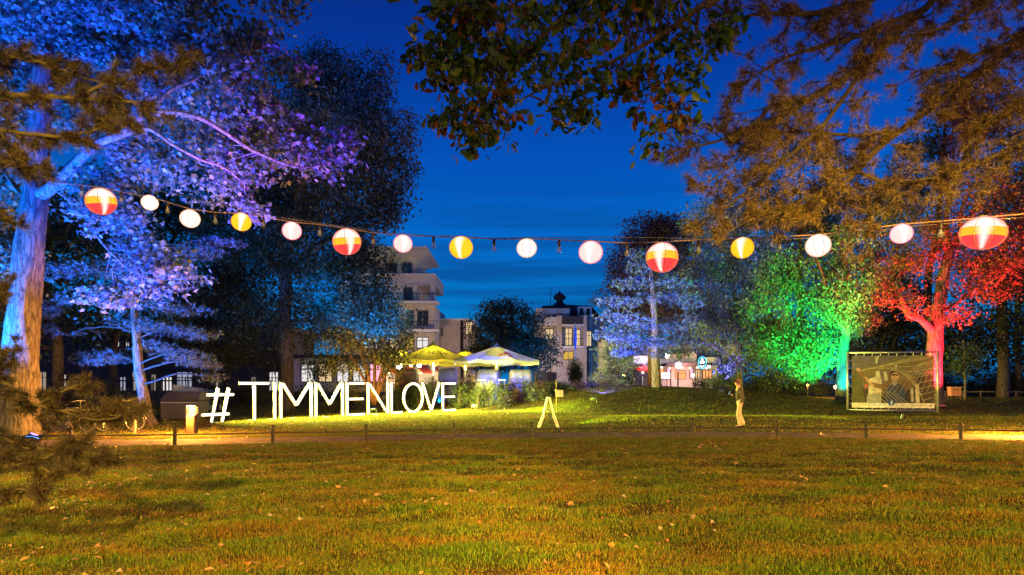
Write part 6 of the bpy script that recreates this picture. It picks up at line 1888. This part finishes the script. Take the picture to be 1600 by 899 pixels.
shp('skin', [(680, 350), (715, 330), (760, 335), (785, 370), (782, 420), (755, 460), (725, 468), (695, 450), (678, 405)], 10)
shp('dark', [(665, 400), (668, 350), (700, 318), (750, 315), (785, 335), (788, 365), (760, 345), (715, 345), (688, 362), (680, 400)], 11)
shp('black', [(690, 368), (728, 362), (730, 388), (700, 392)], 12); shp('black', [(736, 362), (775, 368), (770, 388), (740, 390)], 12); lin('black', (686, 370), (778, 370), 6, 13)
shp('pale', [(712, 425), (752, 425), (740, 438), (722, 438)], 12)
for k in range(9):      # the net's cords fan from the upper left and cross
    y0_ = 300 + k * 38
    pts = [(300 + k * 60, 300 - k * 6), (620 + k * 45, 250 + k * 22), (900 + k * 30, 190 + k * 75), (1240, 130 + k * 78)]
    for a, c in zip(pts[:-1], pts[1:]): lin('net', a, c, 6, 14)
for k in range(9):
    pts = [(560 + k * 75, 640 - k * 5), (700 + k * 65, 480 - k * 12), (900 + k * 50, 330 - k * 10), (1080 + k * 25, 220 - k * 8)]
    for a, c in zip(pts[:-1], pts[1:]):
        lin('net', (min(a[0], 1240), a[1]), (min(c[0], 1242), c[1]), 5, 15)
for k in range(6):
    lin('net', (430 + k * 60, 560 + k * 12), (620 + k * 60, 765), 6, 14)
for k in range(4): lin('net', (250, 330 - k * 4), (1060 + k * 40, 118 + 12 * k), 5, 15)
shp('strip', [(150, 755), (1250, 755), (1250, 820), (150, 820)], 16)
shp('stripb', [(350, 758), (620, 758), (620, 800), (380, 800)], 17)
shp('grey', [(240, 772), (355, 768), (355, 778), (240, 782)], 18); shp('grey', [(970, 782), (1150, 780), (1150, 790), (970, 793)], 18); shp('grey', [(1180, 775), (1218, 775), (1218, 805), (1180, 805)], 18)
shp('logo', [(682 + 44 * math.cos(t), 752 + 42 * math.sin(t)) for t in np.linspace(0, 2 * math.pi, 25)[:-1]], 19)
for q in ([(678, 735), (690, 735), (690, 785), (678, 785)], [(668, 750), (702, 750), (702, 759), (668, 759)], [(678, 740), (684, 726), (702, 722), (702, 731), (690, 736)]): shp('white', q, 20 + (0 if q[0][0] != 668 else 1))
pr.obj('banner_print', [BM[k][1] for k, _ in cols], e)
b = MB()
for k in range(10):
    x = bx0 + (bx1 - bx0) * (k + .5) / 10; b.tube([(x, 0, bz1 - .02), (x + .03, -.02, H1 - .04)], .012, 4); b.tube([(x, 0, bz0 + .02), (x + .03, -.02, H0)], .012, 4)
for k in range(6):
    z = bz0 + (bz1 - bz0) * (k + .5) / 6; b.tube([(bx0, 0, z), (0, -.02, z)], .008, 4); b.tube([(bx1, 0, z), (wlen, -.02, z)], .008, 4)
b.obj('lacing', M_white, e, kind='stuff')

# A-frame stand
D = 23.3
c = PX(857.5, 600, D); zb = g(c[0], c[1]); k_ = D / F
e = empty('a_frame_stand', (c[0], c[1], zb), 'white aluminium A-frame stand on the lawn edge by the path', 'stand')
ht = PX(0, 621.5, D)[2] - zb
for sx in (-1, 1):
    for dy in (0, .42):
        b = MB(); b.tube([(sx * .035, dy, ht), (sx * .20, dy, ht * .40)], .030, 6); b.obj('upper_leg', M_alu, e)
        b = MB(); b.tube([(sx * .205, dy, ht * .42), (sx * .385, dy, 0)], .018, 6); b.tube([(sx * .15, dy, ht * .40), (sx * .32, dy, 0.0)], .010, 6); b.obj('lower_leg', M_alu, e)
    for t in (.3, .55, .8):
        b = MB(); x = sx * (.385 * (1 - t) + .035 * t); b.tube([(x, 0, ht * t), (x, .42, ht * t)], .014, 6); b.obj('rung', M_alu, e)
for dy in (0, .42):
    b = MB(); b.tube([(-.14, dy, ht * .60), (.14, dy, ht * .60)], .014, 6); b.obj('crossbar', M_alu, e)
b = MB(); b.box((0, .21, ht), (.12, .5, .05), bev=.01); b.obj('top_cap', M_alu, e)

# small sign on a thin stake
D = 34.0
c = PX(874, 600, D); zb = g(c[0], c[1])
e = empty('small_sign', (c[0], c[1], zb), 'small pale pink sign plate on a thin stake in the lawn behind the A-frame', 'sign')
z = PX(0, 615, D)[2] - zb
b = MB(); b.tube([(-.17, 0, 0), (-.17, 0, z + .75)], .012, 6); b.obj('stake', M_wood, e)
b = MB(); b.box((0, -.02, z), (.40, .02, .36)); b.obj('plate', plain('plate_pink', (.5, .36, .36)), e)

# dark box with sloping lid behind the bollard
D = 28.5
c = PX(289, 600, D); zb = g(c[0], c[1])
e = empty('storage_box', (c[0], c[1], zb), 'dark chest with sloping lid standing on the lawn left of the hash sign', 'box', rz=-.05)
w = 60 * D / F
b = MB(); b.box((0, 0, .45), (w, .9, .80), bev=.03); b.obj('body', M_box, e)
b = MB(); b.add([(-w / 2 - .03, -.5, .87), (w / 2 + .03, -.5, .87), (w / 2 + .03, .5, .87), (-w / 2 - .03, .5, .87), (-w / 2 + .15, -.15, 1.26), (w / 2 - .05, -.15, 1.26), (w / 2 - .05, .45, 1.26), (-w / 2 + .15, .45, 1.26)],
                [(3, 2, 1, 0), (4, 5, 6, 7), (0, 1, 5, 4), (1, 2, 6, 5), (2, 3, 7, 6), (3, 0, 4, 7)]); b.obj('lid', M_box, e)
b = MB(); b.box((0, -.47, .78), (w * .98, .02, .05)); b.obj('trim', M_steel, e)
for sx in (-1, 1):
    b = MB(); b.box((sx * w * .4, 0, .03), (.12, .8, .06)); b.obj('runner', M_wood, e)

# red lit hive-like box on legs
D = 42.0
c = PX(1491, 600, D); zb = g(c[0], c[1])
e = empty('wooden_box', (c[0], c[1], zb), 'small box on four legs lit orange red right of the banner', 'box', rz=-.15)
zt_ = PX(0, 605, D)[2] - zb
b = MB(); b.box((0, 0, zt_ * .62), (.62, .5, zt_ * .70), bev=.02); b.obj('body', plain('box_orange', (.55, .20, .14)), e)
b = MB(); b.box((0, 0, zt_ * .99), (.72, .6, .05), bev=.01); b.obj('lid', plain('box_lid', (.6, .28, .2)), e)
for sx in (-1, 1):
    for sy in (-1, 1):
        b = MB(); b.tube([(sx * .22, sy * .18, zt_ * .3), (sx * .30, sy * .22, 0)], .02, 5); b.obj('leg', M_wood, e)
    b = MB(); b.box((sx * .09, -.255, zt_ * .78), (.09, .01, .06)); b.obj('slot', M_black, e)

# bicycles by the maple


def bicycle(px, D, label, rz, wb=1.02):
    c = PX(px, 600, D); zb = g(c[0], c[1])
    e = empty('bicycle', (c[0], c[1], zb), label, 'bicycle', 'bicycles parked by the maple', rz=rz)
    r = .33
    for x in (-wb, 0):
        b = MB(); b.tube([(x + r * math.cos(t), 0, r + r * math.sin(t)) for t in np.linspace(0, 2 * math.pi, 29)], .020, 6, cap=False); wt = b.obj('wheel', M_rubber, e, smooth=True)
        b = MB(); b.tube([(x + (r - .03) * math.cos(t), 0, r + (r - .03) * math.sin(t)) for t in np.linspace(0, 2 * math.pi, 29)], .014, 5, cap=False); b.obj('rim', M_bikem, wt, smooth=True)
        b = MB()
        for k in range(16):
            t = 2 * math.pi * k / 16; b.tube([(x, .02 * (-1) ** k, r), (x + (r - .03) * math.cos(t), 0, r + (r - .03) * math.sin(t))], .0035, 4, cap=False)
        b.tube([(x, -.04, r), (x, .04, r)], .025, 8); b.obj('spokes', M_bikem, wt)
        b = MB(); b.tube([(x + (r + .045) * math.cos(t), 0, r + (r + .045) * math.sin(t)) for t in np.linspace(.2, 2.6 if x == 0 else 3.2, 12)], .016, 5); b.obj('mudguard', M_bikem, e)
    b = MB()
    cr_, st_, hd = (-wb * .58, 0, .28), (-wb * .72, 0, .80), (-.22, 0, .82)
    for p, q in ((cr_, st_), (cr_, (-.20, 0, .66)), (st_, (-.22, 0, .80)), ((-wb, 0, r), cr_), ((-wb, 0, r), (st_[0], 0, .72)), (hd, (-.19, 0, .62)), ((-.19, 0, .62), (0, 0, r))): b.tube([p, q], .017, 7)
    b.obj('frame', M_bikem, e, smooth=True)
    b = MB(); b.tube([(-.24, 0, .82), (-.26, 0, 1.0), (-.22, 0, 1.04)], .013, 6); b.tube([(-.36, -.28, 1.0), (-.24, -.22, 1.04), (-.20, 0, 1.05), (-.24, .22, 1.04), (-.36, .28, 1.0)], .013, 6); b.obj('handlebar', M_bikem, e, smooth=True)
    b = MB(); b.lathe([(.02, 0), (.09, .02), (.10, .05), (.03, .07)], c=(-wb * .75, 0, .88), n=12, sc=(1.3, .8)); b.tube([(-wb * .72, 0, .78), (-wb * .745, 0, .90)], .014, 6); b.obj('saddle', M_black, e, smooth=True)
    b = MB(); b.lathe([(.09, -.004), (.09, .004)], n=18); M_ = Matrix.Rotation(math.pi / 2, 3, 'X')
    b.v = [tuple(M_ @ Vector(v) + Vector((cr_[0], -.05, cr_[2]))) for v in b.v]; b.tube([(cr_[0], -.07, cr_[2]), (cr_[0] + .12, -.07, cr_[2] - .11)], .01, 5); b.tube([(cr_[0], .07, cr_[2]), (cr_[0] - .12, .07, cr_[2] + .11)], .01, 5); b.obj('crank', M_bikem, e)
    b = MB(); b.tube([(-wb * .8, .02, .28), (-wb * .7, .25, 0)], .01, 5); b.obj('kickstand', M_bikem, e)
    return e


bicycle(211, 21.6, 'bicycle whose front wheel shows left of the pine trunk', .06)
bicycle(137, 21.2, 'second bicycle further left, mostly behind the pine needles', -.05)
b0 = PX(210.6, 600, 20.6); e = empty('wooden_stake', (b0[0], b0[1], 0), 'short pale stake lit orange in front of the bicycle wheel', 'stake')
b = MB(); b.box((0, 0, .21), (.06, .06, .42), bev=.01); b.obj('stake', M_wood, e)

# ================================================================ people


def skin_obj(name, joints, edges, radii, mat, par, sub=2, root=0):
    me = bpy.data.meshes.new(name); me.from_pydata([tuple(j) for j in joints], edges, []); me.materials.append(mat); me.update()
    o = bpy.data.objects.new(name, me); link(o); o.parent = par
    md = o.modifiers.new('skin', 'SKIN'); md.use_smooth_shade = True
    for i, r in enumerate(radii):
        sv = me.skin_vertices[0].data[i]; sv.radius = r if hasattr(r, '__len__') else (r, r); sv.use_root = (i == root)
    s = o.modifiers.new('sub', 'SUBSURF'); s.levels = sub; s.render_levels = sub
    return o


def person(loc, rz, label, top_c, leg_c, hair_c, pose='walk', group=None, h=1.75, phone=False, seat=.46):
    """x forward. Joints are laid out for a 1.75 m figure."""
    e = empty('person', loc, label, 'person', group, rz=rz)
    k = h / 1.75
    e.scale = (k, k, k)
    M_skin = MATS.get('skin') or plain('skin', (.50, .30, .21), .55, bump=0)
    mt, ml, mh = plain('jacket_cloth', top_c, .8), plain('trouser_cloth', leg_c, .8), plain('hair', hair_c, .6)
    if pose == 'walk':
        hip = .93; kl, al = (.10, .10, .50), (.02, .10, .08); kr, ar = (-.02, -.10, .50), (-.18, -.09, .11)
    elif pose == 'stand':
        hip = .93; kl, al = (.02, .11, .50), (.0, .12, .08); kr, ar = (.03, -.10, .50), (.0, -.12, .08)
    else:
        hip = seat + .10; kl, al = (.44, .11, seat + .06), (.42, .12, .08); kr, ar = (.43, -.12, seat + .05), (.36, -.12, .08)
    z = lambda d: hip + d
    J = [(0, 0, z(0)), (0, 0, z(.16)), (.01, 0, z(.36)), (.02, 0, z(.50)), (.05, 0, z(.59)), (.085, 0, z(.68)), (.10, 0, z(.77)),
         (0, .09, z(-.04)), kl, al, (al[0] + .17, al[1] + .02, .04), (0, -.09, z(-.04)), kr, ar, (ar[0] + .17, ar[1] - .02, .04 if pose != 'walk' else .04)]
    Rr = [(.15, .11), (.13, .095), (.15, .105), (.10, .08), (.055, .055), (.082, .095), (.075, .088), .085, .055, .04, (.045, .03), .085, .055, .04, (.045, .03)]
    E = [(0, 1), (1, 2), (2, 3), (3, 4), (4, 5), (5, 6), (0, 7), (7, 8), (8, 9), (9, 10), (0, 11), (11, 12), (12, 13), (13, 14)]

    def arm(sy, elbow, wrist, hand):
        n = len(J)
        J.extend([(.01, .17 * sy, z(.46)), elbow, wrist, hand]); Rr.extend([.055, .042, .030, (.038, .022)])
        E.extend([(3, n), (n, n + 1), (n + 1, n + 2), (n + 2, n + 3)])
        d = np.array(hand) - np.array(wrist); d /= np.linalg.norm(d)
        sd = np.cross(d, [0, 0, 1.0]); sd /= np.linalg.norm(sd) + 1e-9
        for q in range(4):
            m = len(J); o = sd * (q - 1.5) * .019
            a = np.array(hand) + d * .035 + o; c = a + d * (.035 - .004 * abs(q - 1.2)) + np.array([0, 0, -.012]); f_ = c + d * .018 + np.array([0, 0, -.022])
            J.extend([tuple(a), tuple(c), tuple(f_)]); Rr.extend([.009, .0085, .007]); E.extend([(n + 3, m), (m, m + 1), (m + 1, m + 2)])
        m = len(J); a = np.array(hand) - sd * .035 * sy + d * .0; J.extend([tuple(a), tuple(a + d * .03 - sd * .012 * sy)]); Rr.extend([.011, .008]); E.extend([(n + 3, m), (m, m + 1)])
        return n
    if phone:
        n1 = arm(-1, (.03, -.25, z(.20)), (.24, -.17, z(.27)), (.31, -.14, z(.31)))
    else:
        n1 = arm(-1, (.02 if pose != 'sit' else .10, -.24, z(.20)), (.10 if pose != 'sit' else .32, -.23, z(-.02) if pose != 'sit' else z(.16)), (.13 if pose != 'sit' else .40, -.22, z(-.10) if pose != 'sit' else z(.15)))
    n2 = arm(1, (-.05 if pose != 'sit' else .08, .25, z(.19)), (.02 if pose != 'sit' else .30, .25, z(-.03) if pose != 'sit' else z(.14)), (.04 if pose != 'sit' else .38, .24, z(-.11) if pose != 'sit' else z(.13)))
    # nose, chin and ears
    m = len(J); J.extend([(.19, 0, z(.705)), (.16, 0, z(.655)), (.09, .085, z(.71)), (.09, -.085, z(.71))]); Rr.extend([.012, .022, (.014, .022), (.014, .022)])
    E.extend([(5, m), (5, m + 1), (5, m + 2), (5, m + 3)])
    skin_obj('body', J, E, Rr, M_skin, e)
    # trousers, jacket, shoes and hair follow the body
    skin_obj('trousers', [J[0], J[1], J[7], J[8], J[9], J[11], J[12], J[13]], [(0, 1), (0, 2), (2, 3), (3, 4), (0, 5), (5, 6), (6, 7)], [(.165, .125), (.14, .105), .10, .072, .062, .10, .072, .062], ml, e)
    a1, a2 = n1, n2
    skin_obj('jacket', [J[0], J[1], J[2], J[3], (J[4][0] - .01, 0, J[4][2] - .03), J[a1], J[a1 + 1], J[a1 + 2], J[a2], J[a2 + 1], J[a2 + 2]], [(0, 1), (1, 2), (2, 3), (3, 4), (3, 5), (5, 6), (6, 7), (3, 8), (8, 9), (9, 10)],
             [(.172, .135), (.155, .118), (.172, .125), (.125, .10), .065, .072, .058, .045, .072, .058, .045], mt, e)
    for a, b_ in ((9, 10), (13, 14)):
        skin_obj('shoe', [(J[a][0] - .02, J[a][1], .055), (J[a][0] + .08, J[a][1], .045), J[b_]], [(0, 1), (1, 2)], [(.052, .05), (.052, .042), (.045, .032)], M_black, e)
    skin_obj('hair', [(.045, 0, z(.70)), (.055, 0, z(.77)), (.10, 0, z(.825))], [(0, 1), (1, 2)], [(.092, .075), (.09, .10), (.085, .05)], mh, e, root=1)
    if phone:
        b = MB(); b.box((.36, -.14, z(.36)), (.012, .075, .145), rot=Matrix.Rotation(-.6, 3, 'Y'), bev=.004); b.obj('phone_case', M_black, e)
        b = MB(); b.box((.351, -.14, z(.3565)), (.004, .066, .13), rot=Matrix.Rotation(-.6, 3, 'Y')); b.obj('phone_screen', emis('phone_screen', (.45, .9, 1.0), 3), e)
    return e


c = PX(1156, 600, 23.4)
person((c[0], c[1], g(c[0], c[1])), math.pi * .97, 'person in dark jacket and pale trousers walking on the lawn edge holding a lit phone', (.05, .045, .04), (.42, .34, .30), (.20, .10, .06), 'walk', phone=True, h=1.72)
for px, D, rz, tc, lc, hc, lb, hh in ((741, 44.6, -2.0, (.10, .20, .16), (.05, .05, .08), (.55, .40, .18), 'blond seated guest in green top beside the bright violet cover', 1.72),
                                      (722.5, 45.2, -.9, (.05, .04, .05), (.05, .05, .05), (.12, .06, .03), 'dark haired seated guest next to the middle parasol pole', 1.68),
                                      (733, 46.2, -1.3, (.05, .08, .22), (.05, .05, .05), (.08, .05, .03), 'seated guest in blue between two other guests', 1.66),
                                      (677, 45.4, -1.7, (.35, .12, .10), (.05, .05, .05), (.10, .06, .03), 'seated guest in red left of the blue grey cover', 1.7)):
    c = PX(px, 600, D); zb = g(c[0], c[1]) - .02
    person((c[0], c[1], zb), rz, lb, tc, lc, hc, 'sit', 'guests sitting on the terrace', hh, seat=.75 if px > 740 else .62)
    ch = empty('terrace_chair', (c[0], c[1], zb), 'plain dark chair carrying the ' + lb.split(' beside')[0].split(' next')[0].split(' between')[0].split(' left')[0], 'chair', 'chairs on the terrace', rz=rz)
    sh_ = .75 if px > 740 else .62
    b = MB(); b.box((0.05, 0, sh_ - .06), (.46, .44, .04), bev=.01); b.obj('seat', M_wood, ch)
    b = MB(); b.box((-.20, 0, sh_ + .25), (.03, .44, .35), bev=.01); b.obj('backrest', M_wood, ch)
    for sx in (-.17, .26):
        for sy in (-.19, .19):
            b = MB(); b.tube([(sx, sy, 0), (sx, sy, sh_ - .07)], .018, 5); b.obj('leg', M_steel, ch)
